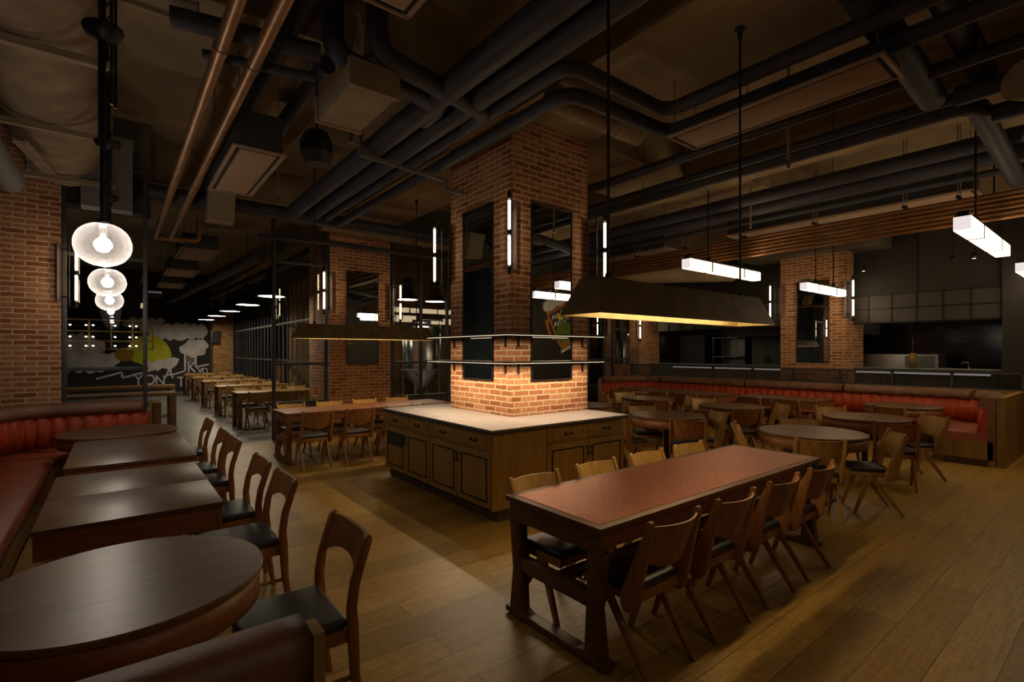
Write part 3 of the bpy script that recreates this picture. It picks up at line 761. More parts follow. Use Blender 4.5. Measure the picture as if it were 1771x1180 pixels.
end_panel(tb, .360, .388, 1.22, 1, zt=.992); end_panel(tb, .360, .388, 8.62, -1, zt=.992)
# low wall and glazed rail behind the long booth
m = MB(); m.box(9.83, 11.95, 1.24, 1.33, 0, 1.0); m.box(11.68, 11.92, 1.33, 9.3, 0, 1.0)
struct('wall_low', m, 'booth_wood', 'low oak wall wrapping behind the long red booth')
ts = thing('glass_screen', 'low fluted glass rail on the oak wall between the booth and the kitchen', 'screen')
m = MB(); m.box(11.72, 11.78, 1.27, 9.3, 1.27, 1.30); m.box(11.72, 11.78, 1.27, 9.3, 1.0, 1.02); m.build('rail', 'frame_metal', ts)
ys = [1.27, 2.17, 3.05, 3.95, 4.85, 5.75, 6.75, 7.95, 9.28]
for y in ys: B(11.72, 11.78, y - .018, y + .018, 1.0, 1.30).build('post', 'frame_metal', ts)
for a, b in zip(ys, ys[1:]):
    def fl(u, v, a=a, b=b): return (11.75 + .004 * math.sin(u * (b - a) / .012 * 2), a + .02 + u * (b - a - .04), 1.02 + v * .25)
    MB().grid(fl, 160, 1).build('fluted_pane', 'fluted_glass', ts)

# ------------------------------------------------------------ trough lamps
def trough(label, x0, x1, yc, zb, rods):
    t = thing('trough_lamp', label, 'lamp', (0, 0, 0), 0, 'bronze trough lamps over the long tables')
    w = .17; b0 = (x0, x1, yc - w, yc + w); t0 = (x0 + .09, x1 - .09, yc - w + .09, yc + w - .09); zt = zb + .23; th = .008
    def shell(b, tt, z0, z1, flip):
        m = MB()
        A = [(b[0], b[2], z0), (b[1], b[2], z0), (b[1], b[3], z0), (b[0], b[3], z0)]
        T = [(tt[0], tt[2], z1), (tt[1], tt[2], z1), (tt[1], tt[3], z1), (tt[0], tt[3], z1)]
        for i in range(4):
            q = [A[i], A[(i + 1) % 4], T[(i + 1) % 4], T[i]]; m.face(q[::-1] if flip else q)
        m.face(T[::-1] if flip else T)
        return m
    o = shell(b0, t0, zb, zt, False)
    bi = (b0[0] + th, b0[1] - th, b0[2] + th, b0[3] - th); ti = (t0[0] + th, t0[1] - th, t0[2] + th, t0[3] - th)
    A = [(b0[0], b0[2]), (b0[1], b0[2]), (b0[1], b0[3]), (b0[0], b0[3])]; C = [(bi[0], bi[2]), (bi[1], bi[2]), (bi[1], bi[3]), (bi[0], bi[3])]
    for i in range(4): j = (i + 1) % 4; o.face([A[j] + (zb,), A[i] + (zb,), C[i] + (zb,), C[j] + (zb,)])
    o.build('shade', 'trough_bronze', t)
    shell(bi, ti, zb, zt - th, True).build('shade_lining', 'trough_inner', t)
    B(x0 + .25, x1 - .25, yc - .02, yc + .02, zt - .045, zt - .02).build('light_strip', 'trough_glow', t)
    for x in rods:
        r = MB().tube([(x, yc, zt), (x, yc, ctop(x, yc))], .0095, 8).build('hanging_rod', 'black_metal', t)
        m = MB().lathe([(.022, 0), (.022, .035), (.010, .05)], (x, yc, zt), 12); m.build('rod_socket', 'black_metal', r)
        m = MB().lathe([(.008, -.10), (.018, -.09), (.018, -.04), (.03, -.02), (.045, 0)], (x, yc, ctop(x, yc)), 14); m.build('ceiling_rose', 'black_metal', r)
    area('trough_light', ((x0 + x1) / 2, yc, zt - .06), (0, 0, 0), x1 - x0 - .6, .06, L_TROUGH, (1, .78, .48), t)
trough('bronze trough lamp hanging over the copper topped table', 2.2, 4.40, 2.13, 1.88, (2.464, 4.134))
trough('bronze trough lamp hanging over the walnut table before the partition', 2.15, 4.53, 8.15, 1.862, (2.464, 4.25))

# ------------------------------------------------------------ box pendants
def box_pendant(label, x0, x1, y, zb=3.0, h=.15):
    t = thing('box_pendant', label, 'lamp', (0, 0, 0), 0, 'long white box pendants')
    w = h; L = x1 - x0
    cuts = [x0, x0 + L * .28, x0 + L * .74, x1]
    for i, (a, b) in enumerate(zip(cuts, cuts[1:])):
        B(a + .004, b - .004, y - w / 2, y + w / 2, zb, zb + h).build('light_box', 'box_glow', t, .004)
    for e in ((x0 - .004, x0), (x1, x1 + .004)): B(e[0], e[1], y - w / 2, y + w / 2, zb, zb + h).build('end_cap', 'box_end', t)
    m = MB(); m.box(x0 - .0, x1, y - .055, y + .055, zb + h, zb + h + .035)
    m.build('top_housing', 'black_metal', t)
    for c in cuts[1:3]:
        B(c - .019, c + .019, y - w / 2 - .006, y + w / 2 + .006, zb - .006, zb + h).build('joint_band', 'black_metal', t)
    for c in (cuts[1], cuts[2]):
        MB().tube([(c, y, zb + h + .03), (c, y, ctop(c, y))], .011, 8).build('hanging_rod', 'black_metal', t)
        MB().lathe([(.035, 0), (.035, .05), (.016, .08)], (c, y, zb + h + .03), 12).build('rod_socket', 'black_metal', t)
    B(x0 + .06, x0 + .16, y - .05, y + .05, zb + h + .035, zb + h + .075).build('driver_box', 'black_metal', t)
box_pendant('white box pendant with a trough lamp rod crossing it, above the round tables', 7.2, 9.55, 4.6)
box_pendant('white box pendant hanging in front of the kitchen pillar', 9.65, 11.5, 3.81, 2.766, .124)
box_pendant('large white box pendant in front of the black kitchen bulkhead', 7.34, 9.86, 1.27)
box_pendant('white box pendant partly cut off at the edge beside the kitchen', 10.6, 12.1, 1.165, 2.85, .133)
box_pendant('white box pendant seen only in the pillar mirror with the beer sign', 8.1, 10.5, -.39)

box_pendant('unseen box pendant added as fill light behind the camera, above the leather booth end', .6, 2.0, -1.5)  # fill lamp added out of view to lift the near furniture
box_pendant('box pendant added to brighten the kitchen, hidden by the black bulkhead', 12.75, 13.6, 6.7, 2.75, .1)  # added lamp, kept out of sight, so fridge and tiles get light
box_pendant('unseen box pendant added to brighten the kitchen, behind the kitchen pier', 13.1, 14.3, 2.6, 2.95, .1)  # second lamp added unseen for the kitchen interior

# ------------------------------------------------------------ glass globes over the booth tables
def globe(label, y, z=2.27):
    t = thing('globe_pendant', label, 'lamp', (-.057, y, 0), 0, 'clear glass globe pendants')
    r = .137; pr = []
    for i in range(19):
        a = -PI / 2 + i * (PI * .86) / 18
        rr = r * math.cos(a) ** .9 if math.cos(a) > 0 else 0; pr.append((max(rr, .0), z + .125 * math.sin(a)))
    pr += [(pr[-1][0] - .012, pr[-1][1] - .006), (pr[-1][0] - .04, pr[-1][1] - .02)]
    MB().lathe(pr, n=36).build('glass_globe', 'globe_glass', t)
    MB().lathe([(.0, z - .045), (.025, z - .037), (.042, z - .01), (.042, z + .01), (.025, z + .034), (.0, z + .045)], n=20).build('bulb', 'globe_glow', t)
    MB().lathe([(.0, z + .04), (.018, z + .04), (.02, z + .10), (.03, z + .125), (.03, z + .14), (.0, z + .16)], n=16).build('lamp_holder', 'black_metal', t)
    MB().tube([(0, 0, z + .14), (0, 0, ctop(-.057, y))], .014, 8).build('hanging_rod', 'black_metal', t)
    m = MB()
    for k in range(int((ctop(-.057, y) - z - .34) / .04)): m.tube([(.022 + .006 * math.cos(2 * PI * i / 8), .012 * math.sin(2 * PI * i / 8) * (k % 2), z + .32 + k * .04 + .016 * math.cos(2 * PI * i / 8)) for i in range(8)], .0028, 5, closed=True)
    m.build('chain', 'black_metal', t)
    MB().lathe([(.02, 3.44), (.035, 3.46), (.085, 3.48), (.098, 3.51), (.095, 3.525), (.03, 3.53), (0, 3.53)], n=28).build('canopy', 'black_metal', t)
    return t
globe('largest looking clear glass globe lamp hanging over the paired booth tables', 3.74)
globe('clear glass globe lamp over the single rectangular booth table, second in the row', 5.74)
globe('clear glass globe lamp over the doorway table, third in the row', 7.75)

# ------------------------------------------------------------ far canteen room
def dome(label, x, y, z=2.9, r=.295):
    top = ctop(x, y)
    t = thing('dome_pendant', label, 'lamp', (x, y, 0), 0, 'black dome pendants')
    MB().lathe([(r, z), (r * .97, z + .03), (r * .62, z + .20), (r * .42, z + .30), (r * .38, z + .36), (.0, z + .38)], n=28).build('dome_shade', 'black_metal', t)
    MB().lathe([(0, z + .36), (.09, z + .37), (.14, z + .43), (.14, z + .49), (.08, z + .56), (.0, z + .58)], n=20).build('gear_housing', 'black_metal', t)
    MB().lathe([(r * .93, z + .012), (.0, z + .014)], n=28).build('diffuser', 'dome_glow', t)
    MB().tube([(0, 0, z + .55), (0, 0, top)], .008, 6).build('hanging_rod', 'black_metal', t)
for i, y in enumerate((12.3, 14.9, 17.55, 20.15, 22.7)):
    dome('black dome pendant over the %s canteen table from the glass partition' % ORD[i], 2.77, y)
dome('black dome pendant behind the glass beside the partition pillar, over the tanks', 5.95, 11.9, 3.0, .27)
dome('black dome pendant behind the glass next to the central pillar, over the tanks', 6.75, 11.9, 3.0, .27)
def canteen_table(label, y):
    t = thing('canteen_table', label, 'table', (2.03, y, 0), 0, 'long oak canteen tables')
    B(0, 1.75, 0, .72, .73, .77).build('table_top', 'canteen_wood', t, .003)
    m = MB(); m.box(.04, 1.71, .03, .06, .63, .73); m.box(.04, 1.71, .66, .69, .63, .73); m.build('apron', 'canteen_wood', t)
    for x in (.02, 1.65):
        for yy in (.02, .62): B(x, x + .08, yy, yy + .08, 0, .73).build('leg', 'canteen_wood', t)
for i in range(5):
    y = 12.0 + 2.6 * i
    canteen_table('oak canteen table, %s from the glass partition' % ORD[i], y)
    for k in range(3):
        dup(ct, (2.38 + k * .57, y - .18, 0), 0, 'tan chair on the doorway side of the %s canteen table, %s along' % (ORD[i], ORD[k]), 'chairs at the canteen tables')
        dup(ct, (2.38 + k * .57, y + .9, 0), PI, 'tan chair on the mural side of the %s canteen table, %s along' % (ORD[i], ORD[k]), 'chairs at the canteen tables')
def oak_bench(label, x, y, w, d=.4, h=.75):
    t = thing('canteen_table', label, 'table', (x, y, 0), 0, 'long oak canteen tables')
    B(0, w, 0, d, h - .06, h).build('table_top', 'canteen_wood', t, .003)
    for a in (0, w - .12):
        B(a, a + .12, .02, d - .02, 0, h - .06).build('leg', 'canteen_wood', t, .003)
oak_bench('oak canteen table just behind the glass screen by the booth end', -.9, 10.2, 1.5, .6, .80)
oak_bench('oak canteen table behind the glass screen, second beyond the booth end', -1.2, 12.6, 2.2, .7, .80)
oak_bench('oak canteen table behind the glass screen, third beyond the booth end', -1.2, 15.4, 2.4, .7, .80)
t = thing('service_counter', 'low teal counter standing behind the glass screen', 'counter')
B(-.52, .0, 9.15, 9.7, 0, .86).build('counter_body', 'teal_paint', t, .004); B(-.54, .02, 9.13, 9.72, .86, .89).build('counter_top', 'duct_grey', t)
# mural
t = thing('mural', 'black and white mural of clouds, a yellow sun and white letters on the far wall', 'mural')
B(-3.5, 3.2, 25.2, 25.29, 0, 3.0).build('mural_board', 'mural_board', t)
YM = 25.19
def blob(name, pts, mat, y=YM, bumps=.11, th=.008):
    """cloud outline with scalloped edge"""
    out = []
    for i in range(len(pts)):
        a, b = Vector(pts[i]), Vector(pts[(i + 1) % len(pts)]); L = (b - a).length; n = max(1, int(L / .26))
        nrm = Vector(((b - a).y, -(b - a).x)).normalized()
        for k in range(n):
            for q in range(5):
                s = (k + q / 5) / n; out.append(a.lerp(b, s) + nrm * bumps * math.sin(q / 5 * PI) * (L > .3))
    MB().prism([(p.x, p.y) for p in out], 1, y - th, y).build(name, mat, t)
blob('cloud', [(1.0, 2.55), (1.35, 2.28), (1.9, 2.2), (2.4, 2.25), (3.0, 2.3), (3.05, 2.75), (2.2, 2.8), (1.5, 2.72), (1.6, 2.95), (.4, 2.95), (.2, 2.8)], 'mural_white')
blob('cloud', [(2.35, 1.55), (2.8, 1.5), (3.05, 1.75), (3.05, 2.1), (2.7, 2.15), (2.3, 2.0), (2.1, 1.85)], 'mural_white')
blob('cloud', [(.9, .95), (1.5, 1.0), (2.0, 1.1), (2.1, 1.35), (1.6, 1.3), (1.2, 1.2), (.9, 1.15)], 'mural_white', YM - .012)
blob('cloud', [(-1.6, 1.0), (-.6, .9), (.0, 1.15), (.1, 1.5), (-.5, 1.6), (-.3, 1.9), (-.9, 2.3), (-1.7, 2.2), (-1.4, 1.6)], 'mural_white')
blob('cloud', [(-3.3, 1.6), (-2.4, 1.5), (-1.9, 1.9), (-2.2, 2.4), (-3.2, 2.4)], 'mural_white')
MB().prism([(.28, 1.55)] + [(1.05 + .78 * math.cos(a), 1.42 + .92 * math.sin(a)) for a in [PI - .15 - i * (PI * .93) / 16 for i in range(17)]] + [(1.45, 1.12), (.9, 1.1), (.5, 1.3)], 1, YM - .01, YM - .002).build('sun', 'mural_yellow', t)
MB().prism([(.28 + .3 * math.cos(a), 1.55 + .28 * math.sin(a)) for a in [i * PI / 8 for i in range(16)]], 1, YM - .02, YM - .012).build('sun_flare', 'mural_orange', t)
m = MB()
def stroke(m, a, b, w=.035, y=YM - .016):
    a, b = Vector(a), Vector(b); n = Vector((-(b - a).y, (b - a).x)).normalized() * w
    m.face([(a.x - n.x, y, a.y - n.y), (b.x - n.x, y, b.y - n.y), (b.x + n.x, y, b.y + n.y), (a.x + n.x, y, a.y + n.y)])
line = [(-.6, .60), (.2, .85), (.2, .62), (1.78, 1.1), (1.8, .68), (2.3, .85), (2.3, 1.85), (2.68, 1.85), (2.68, 1.0), (3.17, 1.12)]
for a, b in zip(line, line[1:]): stroke(m, a, b)
for k in range(9): stroke(m, (2.35, 1.2 + k * .07), (2.64, 1.2 + k * .07), .010)
m.build('skyline', 'mural_white', t)
def letters(txt, loc, size, mat, parent, rot=(PI / 2, 0, 0), ext=.006, name='letter', scale=(1, 1, 1), ob=None):
    cu = bpy.data.curves.new(name, 'FONT'); cu.body = txt; cu.size = size; cu.extrude = ext; cu.offset = size * .012; cu.align_x = 'CENTER'; cu.align_y = 'CENTER'
    o = bpy.data.objects.new('tmp', cu); COL.objects.link(o)
    dg = bpy.context.evaluated_depsgraph_get(); me = bpy.data.meshes.new_from_object(o.evaluated_get(dg)); bpy.data.objects.remove(o)
    me.materials.clear(); me.materials.append(MATS[mat])
    q = bpy.data.objects.new(name, me); COL.objects.link(q); q.location = loc; q.rotation_euler = rot; q.scale = scale
    q.parent = parent; return q
for ch, x, z, s in (('Y', .72, .5, .62), ('O', 1.09, .5, .62), ('N', 1.44, .46, .62), ('A', 1.74, .74, .62), ('T', 2.16, .38, .62), ('O', 2.42, .42, .35), ('K', 2.53, .98, .66), ('Y', 2.84, .78, .5), ('O', 3.02, .82, .38)):
    letters(ch, (x, YM - .018, z), s * .95, 'mural_white', t, scale=(.8, 1, 1))
t = thing('ceiling_sign', 'small unlit grey sign box high on the black wall above the mural', 'sign', (1.25, 24.9, 4.0))
B(-.28, .28, -.05, .05, -.14, .14).build('sign_box', 'duct_grey', t, .004); B(-.22, .22, -.055, -.05, .03, .10).build('sign_face', 'unlit_sign_glow', t)
t = thing('loudspeaker', 'dark box speaker on the tan brick pillar beside the mural', 'speaker', (3.25, 24.1, 2.3)); B(-.15, .15, -.1, .1, -.25, .25).build('cabinet', 'frame_metal', t, .01); B(-.12, .12, -.105, -.1, -.21, .21).build('grille', 'black_metal', t)
# bottle-rack of small lamps seen through the globes
t = thing('light_rack', 'wooden lattice rack with rows of small lit bulbs behind the glass screen', 'lamp rack')
m = MB()
for z in (1.72, 1.92, 2.16, 2.44): m.box(-2.2, .75, 15.9, 16.0, z - .015, z + .015)
for i in range(8): m.box(-2.2 + i * .42, -2.17 + i * .42, 15.9, 16.0, 1.70, 2.46)
m.build('rack_frame', 'canteen_wood', t)
for z in (1.80, 2.02, 2.30):
    for i in range(13):
        if i != 9: MB().lathe([(0, -.02), (.028, 0), (0, .02)], (-2.08 + i * .21 + (.05 if i % 2 else -.03), 15.86, z), 8).build('rack_bulb', 'spot_glow', t)

# ------------------------------------------------------------ brewery
def tank(label, x, y, r=.57, z0=.52):
    t = thing('brewing_tank', label, 'tank', (x, y, 0), 0, 'stainless brewing tanks')
    MB().lathe([(.07, z0), (r, z0 + .62), (r, z0 + 1.72), (r * .9, z0 + 1.84), (r * .5, z0 + 1.93), (.0, z0 + 1.96)], n=36).build('tank_vessel', 'steel', t).data.set_sharp_from_angle(angle=.45)
    MB().lathe([(r + .006, z0 + .6), (r + .012, z0 + .62), (r + .006, z0 + .66)], n=36).build('weld_band', 'steel_dull', t)
    for k in range(4):
        a = PI / 4 + k * PI / 2
        MB().tube([(r * .92 * math.cos(a), r * .92 * math.sin(a), 0), (r * .92 * math.cos(a), r * .92 * math.sin(a), z0 + .66)], .035, 10).build('leg', 'steel_dull', t)
    MB().tube(rounded([(0, 0, z0), (0, 0, z0 - .14), (0, -.4, z0 - .14)], .08), .03, 10).build('outlet_pipe', 'steel_dull', t)
    m = MB().tube(rounded([(r + .05, 0, z0 + .2), (r + .05, 0, z0 + 2.05), (0, 0, z0 + 2.05), (0, 0, z0 + 1.9)], .1), .02, 8); m.build('riser_pipe', 'steel_dull', t)
    MB().lathe([(.2, z0 + 1.9), (.2, z0 + 1.98), (.0, z0 + 2.0)], n=20).build('manway', 'steel_dull', t)
tank('conical stainless tank in view between the partition pillar and the central pillar', 6.82, 12.8)
tank('conical stainless tank partly hidden by the partition pillar', 5.7, 13.9)
tank('conical stainless tank partly hidden by the central pillar', 8.4, 12.9)
tank('conical stainless tank seen past the far corner of the booth', 12.4, 12.4)

# ------------------------------------------------------------ kitchen
struct('wall_kitchen_head', B(12.3, 12.45, 1.58, 9.1, 2.83, 4.95), 'kitchen_black', 'black bulkhead wall above the kitchen pass')
struct('trim_1', B(12.283, 12.3, 2.78, 2.80, 2.85, 4.3), 'black_metal', 'thin vertical joint on the black kitchen bulkhead', 'trim')
struct('wall_kitchen_pier', B(12.2, 12.6, 1.15, 1.58, 0, 4.95), 'kitchen_black', 'black wall pier at the end of the kitchen')
struct('wall_kitchen_side', B(12.6, 14.6, 1.0, 1.15, 0, 4.95), 'kitchen_black', 'black side wall of the kitchen')
struct('wall_right_return', B(12.3, 12.45, -2.6, .0, 0, 4.95), 'wall_dark', 'dark wall past the kitchen door')
t = prop(thing('window_5', 'row of square steel panels under the black kitchen bulkhead', 'window'), kind='structure')
m = MB(); yy = [1.6 + .4 * i for i in range(19)]
for y in yy: m.box(12.28, 12.34, y - .012, y + .012, 2.24, 2.83)
for z in (2.25, 2.535, 2.82): m.box(12.28, 12.34, 1.58, 8.9, z - .012, z + .012)
m.build('panel_frame', 'black_metal', t)
for a, b in zip(yy, yy[1:]):
    for z in (2.262, 2.547): B(12.30, 12.32, a + .012, b - .012, z, z + .26).build('panel', 'panel_steel', t)
t = thing('kitchen_counter', 'long steel kitchen counter with a white light strip behind the fluted rail', 'counter')
B(12.35, 13.0, 1.6, 3.85, 1.30, 1.33).build('counter_top', 'steel_dull', t, .003); B(12.4, 12.95, 1.6, 3.85, 0, 1.2).build('counter_body', 'panel_grey', t); B(12.4, 12.95, 5.25, 9.0, 0, 1.2).build('counter_body', 'panel_grey', t)
B(12.35, 13.0, 5.3, 9.0, 1.30, 1.33).build('counter_top', 'steel_dull', t, .003); 
for y0, y1 in ((1.6, 3.85), (5.25, 9.0)): B(12.36, 12.99, y0, y1, 1.2, 1.295).build('counter_fascia', 'panel_grey', t)
for y0, y1 in ((1.75, 3.84), (5.25, 8.4)): B(12.345, 12.36, y0, y1, 1.215, 1.26).build('light_strip', 'counter_led', t)
t = thing('steel_cabinet', 'low stainless cabinet on the kitchen counter beside the brick pillar', 'cabinet', (13.5, 3.2, 0))
B(-.3, .3, -.55, .75, 0, 1.6).build('cabinet_body', 'steel_dull', t, .005); B(-.305, -.3, -.5, .0, 1.0, 1.57).build('glass_door', 'fridge', t)
t = thing('tap_tower', 'brown cylinder with a thin upright rod on the kitchen counter', 'tap', (12.7, 2.95, 1.33))
MB().lathe([(.0, 0), (.06, 0), (.06, .3), (.0, .3)], n=18).build('tower', 'booth_wood', t); MB().tube([(0, 0, .3), (0, 0, .62)], .008, 8).build('rod', 'steel', t)
t = thing('faucet', 'small bright faucet on the kitchen counter', 'faucet', (12.7, 2.1, 1.33))
MB().tube(rounded([(0, 0, 0), (0, 0, .12), (0, .10, .12), (0, .10, .07)], .04), .01, 8).build('spout', 'steel', t); MB().lathe([(.02, 0), (.02, .03), (0, .03)], n=12).build('base', 'steel', t)
t = thing('refrigerator', 'tall pale two door refrigerator in the kitchen', 'refrigerator', (14.2, 6.35, 0))
B(-.35, .38, -.45, .45, 0, 2.05).build('body', 'fridge', t, .01)
B(-.36, -.35, -.44, .44, 1.77, 2.03).build('top_panel', 'fridge', t)
for a, b, h in ((-.44, -.005, -.05), (.005, .44, .05)):
    d = B(-.37, -.35, a, b, .1, 1.75).build('door', 'fridge', t, .004); B(-.40, -.37, h - .02, h + .02, 1.35, 1.52).build('handle', 'black_metal', d)
t = thing('wire_rack', 'tall steel rack with shelves left of the kitchen refrigerator', 'rack', (14.1, 7.6, 0))
for x in (-.25, .25):
    for y in (-.35, .35): MB().tube([(x, y, 0), (x, y, 2.1)], .015, 8).build('post', 'steel', t)
for z in (.5, 1.0, 1.5, 2.05): B(-.26, .26, -.37, .37, z, z + .02).build('shelf', 'steel_dull', t)
B(.24, .26, -.35, .35, 1.0, 2.05).build('back_sheet', 'steel_dull', t)
t = thing('range_hood', 'long dark steel hood above the kitchen tiles', 'hood')
B(12.9, 14.5, 4.0, 7.0, 2.05, 2.30).build('hood_body', 'frame_metal', t, .005)
t = thing('kitchen_rail', 'pair of thin upright steel tubes before the black tiles', 'rail', (13.4, 5.15, 1.0))
for y in (-.05, .05): MB().tube([(0, y, 0), (0, y, 1.05)], .012, 8).build('upright', 'steel', t)
B(-.2, .2, -.3, .3, -1, 0).build('base', 'panel_grey', t)
t = prop(thing('door_1', 'dark kitchen door with a steel frame past the corner booth pillar', 'door'), kind='structure')
B(13.6, 13.66, 8.1, 8.9, 0, 2.15).build('door_leaf', 'panel_grey', t); B(13.58, 13.6, 8.3, 8.7, 1.0, 1.95).build('door_panel', 'frame_metal', t)
t = prop(thing('door_2', 'dark glazed door at the edge of the picture beyond the kitchen pier', 'door'), kind='structure')
B(12.4, 12.46, .1, 1.1, 0, 2.1).build('door_leaf', 'black_metal', t); B(12.38, 12.4, .2, 1.0, 2.2, 2.75).build('door_transom', 'panel_steel', t)
B(12.38, 12.4, .05, .12, 0, 4.2).build('door_jamb', 'frame_metal', t); B(12.38, 12.46, 0, 1.15, 2.8, 4.95).build('door_head', 'kitchen_black', t)
def spotlight(label, loc, on, tgt, power):
    t = thing('spotlight', label, 'lamp', loc, 0, 'small black spotlights on the kitchen bulkhead')
    MB().lathe([(0, .10), (.035, .10), (.035, 0), (.03, 0)], n=14).build('barrel', 'black_metal', t)
    MB().lathe([(.03, .004), (0, .004)], n=14).build('lens', 'spot_glow' if on else 'steel_dull', t)
    MB().tube([(0, 0, .1), (0, 0, ctop(loc[0], loc[1]) - loc[2])], .008, 6).build('stem', 'black_metal', t)
    if on:
        l = bpy.data.lights.new('spot_beam', 'SPOT'); l.energy = power; l.spot_size = math.radians(38); l.spot_blend = .7; l.color = (1, .92, .8); l.shadow_soft_size = .02
        o = bpy.data.objects.new('spot_beam', l); COL.objects.link(o); o.parent = t; o.location = (0, 0, -.02)
        o.rotation_euler = (Vector(tgt) - Vector(loc)).to_track_quat('-Z', 'Y').to_euler()
spotlight('small lit spotlight under the pendant in front of the black bulkhead', (11.9, 1.9, 3.3), True, (12.3, 1.95, 2.5), 1.5)
spotlight('small dark spotlight beside the lit one before the black bulkhead', (11.7, 2.15, 3.25), False, None, 0)
spotlight('small spotlight aimed at the kitchen pillar side panels', (12.0, 3.6, 3.3), True, (12.3, 3.6, 2.5), 1.0)
spotlight('small spotlight near the trough lamp top, before the kitchen bulkhead', (12.0, 7.6, 3.05), True, (12.3, 7.6, 2.5), 1.0)

# ------------------------------------------------------------ beer glass sign on the wall behind the camera (seen in the mirror)
t = thing('wall_sign', 'tilted beer glass sign with black label, on the wall seen in the pillar mirror', 'sign', (11.15, -2.6, 2.6), PI); t.scale = (1.15, 1, 1.1)
tilt = -.42
def rot(p): return (p[0] * math.cos(tilt) - p[1] * math.sin(tilt), p[0] * math.sin(tilt) + p[1] * math.cos(tilt))
def sgn(name, poly, mat, d0, d1): MB().prism([rot(p) for p in poly], 1, -d1, -d0).build(name, mat, t)
sgn('glass_body', [(-.42, .55), (-.36, -.55), (-.3, -.75), (.3, -.75), (.36, -.55), (.42, .55)], 'sign_amber', 0, .05)
sgn('foam', [(-.45, .5), (-.47, .62), (-.40, .74), (-.2, .78), (0, .76), (.2, .79), (.4, .74), (.47, .62), (.45, .5), (.2, .44), (0, .49), (-.2, .44)], 'sign_white', .0, .06)
sgn('foot', [(-.33, -.75), (-.35, -.82), (.35, -.82), (.33, -.75)], 'sign_white', 0, .06)
sgn('handle', [(.40, .3), (.55, .25), (.58, -.1), (.50, -.35), (.37, -.38), (.37, -.28), (.46, -.24), (.5, -.05), (.47, .17), (.39, .2)], 'sign_amber', 0, .05)
sgn('label_panel', [(-.35, .36), (-.31, -.25), (.31, -.25), (.35, .36)], 'sign_black', .05, .056)
sgn('landscape', [(-.31, -.25), (-.28, -.12), (-.1, -.02), (.12, -.02), (.28, -.12), (.31, -.25), (.3, -.55), (-.3, -.55)], 'sign_green', .05, .062)
sgn('moon', [(.0 + .10 * math.cos(i * PI / 8), .17 + .10 * math.sin(i * PI / 8)) for i in range(16)], 'sign_yellow', .056, .062)
def stext(txt, p, size, mat):
    x, z = rot(p); letters(txt, (x, -.066, z), size, mat, t, rot=(PI / 2, -tilt, 0), ext=.002, name='lettering')
stext('YO NA', (0, .24), .20, 'sign_white'); stext('YO NA', (0, .03), .20, 'sign_white'); stext('BEER', (0, .90), .22, 'sign_cream')

# ------------------------------------------------------------ ceiling services
def pipe(label, path, r, mat='pipe_paint', cat='pipe', bend=.18, name='service_pipe', hang=None, couple=None):
    t = thing(name, label, cat)
    p = rounded(path, bend, 6)
    MB().tube(p, r, 14).build('pipe_run', mat, t)
    if couple:
        for c in couple:
            a, b = Vector(path[0]), Vector(path[1]); d = (b - a).normalized(); q = a + d * c
            MB().tube([q - d * .04, q + d * .04], r * 1.13, 14).build('coupling', mat, t)
    if hang:
        for h in hang:
            MB().tube([h, (h[0], h[1], ctop(h[0], h[1]))], .006, 6).build('hanger_rod', 'frame_metal', t)
    return t
pipe('thick blue grey pipe running lengthwise, outermost of the bundle beside the central pillar', [(2.33, -2.5, 4.0), (2.33, 8.9, 4.0)], .115)
pipe('thick blue grey pipe running lengthwise, second in the bundle beside the central pillar', [(2.66, -2.5, 4.02), (2.66, 8.9, 4.02)], .105)
pipe('blue grey pipe with a double bend running past the central pillar front', [(2.90, 8.9, 4.0), (2.90, 2.92, 4.0), (4.22, 2.92, 4.0), (4.22, -2.5, 4.0)], .065)
pipe('blue grey pipe hugging the brick pillar with a double bend below the beam', [(3.12, 8.9, 3.93), (3.12, 3.15, 3.93), (4.60, 3.15, 3.98), (4.60, -2.5, 3.98)], .068)
pipe('blue grey cross pipe joining the bundle ahead of the partition', [(-1.3, 8.95, 3.98), (7.5, 9.05, 3.98)], .11, hang=[(3.4, 9, 4), (5.5, 9, 4)])
pipe('thin blue grey pipe above the partition pillar', [(2.0, 9.9, 3.72), (3.0, 9.6, 3.72), (7.0, 9.75, 3.72)], .05, hang=[(3.0, 9.6, 3.72), (6, 9.7, 3.72)])
pipe('blue grey pipe with a riser crossing to the bundle, nearer the copper pipes', [(1.33, 3.95, 4.9), (1.33, 3.95, 3.98), (2.42, 4.13, 3.98), (2.42, 4.5, 3.98)], .085)
pipe('blue grey pipe with a riser crossing to the bundle, nearer the pillar', [(1.60, 3.72, 4.9), (1.60, 3.72, 3.98), (2.85, 4.0, 3.98), (2.85, 4.35, 3.98)], .085)
pipe('short blue grey cross pipe behind the copper pipes', [(.3, 4.2, 3.98), (1.25, 4.0, 3.98)], .07)
pipe('slim blue grey cross pipe directly under the short cross pipe', [(.5, 4.3, 3.84), (1.25, 4.12, 3.84)], .035)
pipe('thick blue grey pipe crossing over the linear air conditioner', [(3.9, 1.22, 4.12), (6.25, 1.30, 4.12)], .115)
pipe('thick blue grey pipe crossing high at the top of the picture', [(4.6, .92, 4.25), (6.35, .95, 4.25)], .10)
pipe('blue grey pipe with a bend running from the ceiling to the large white box pendant', [(6.62, 8.5, 4.1), (6.62, 1.05, 4.1), (8.95, 1.02, 3.82)], .095, hang=[(6.62, 3.4, 4.1), (6.62, 5, 4.1)])
pipe('slim blue grey pipe beside the long bent pipe over the round tables', [(6.36, 8.5, 4.1), (6.36, -2.4, 4.1)], .055, hang=[(6.36, 2.2, 4.1)])
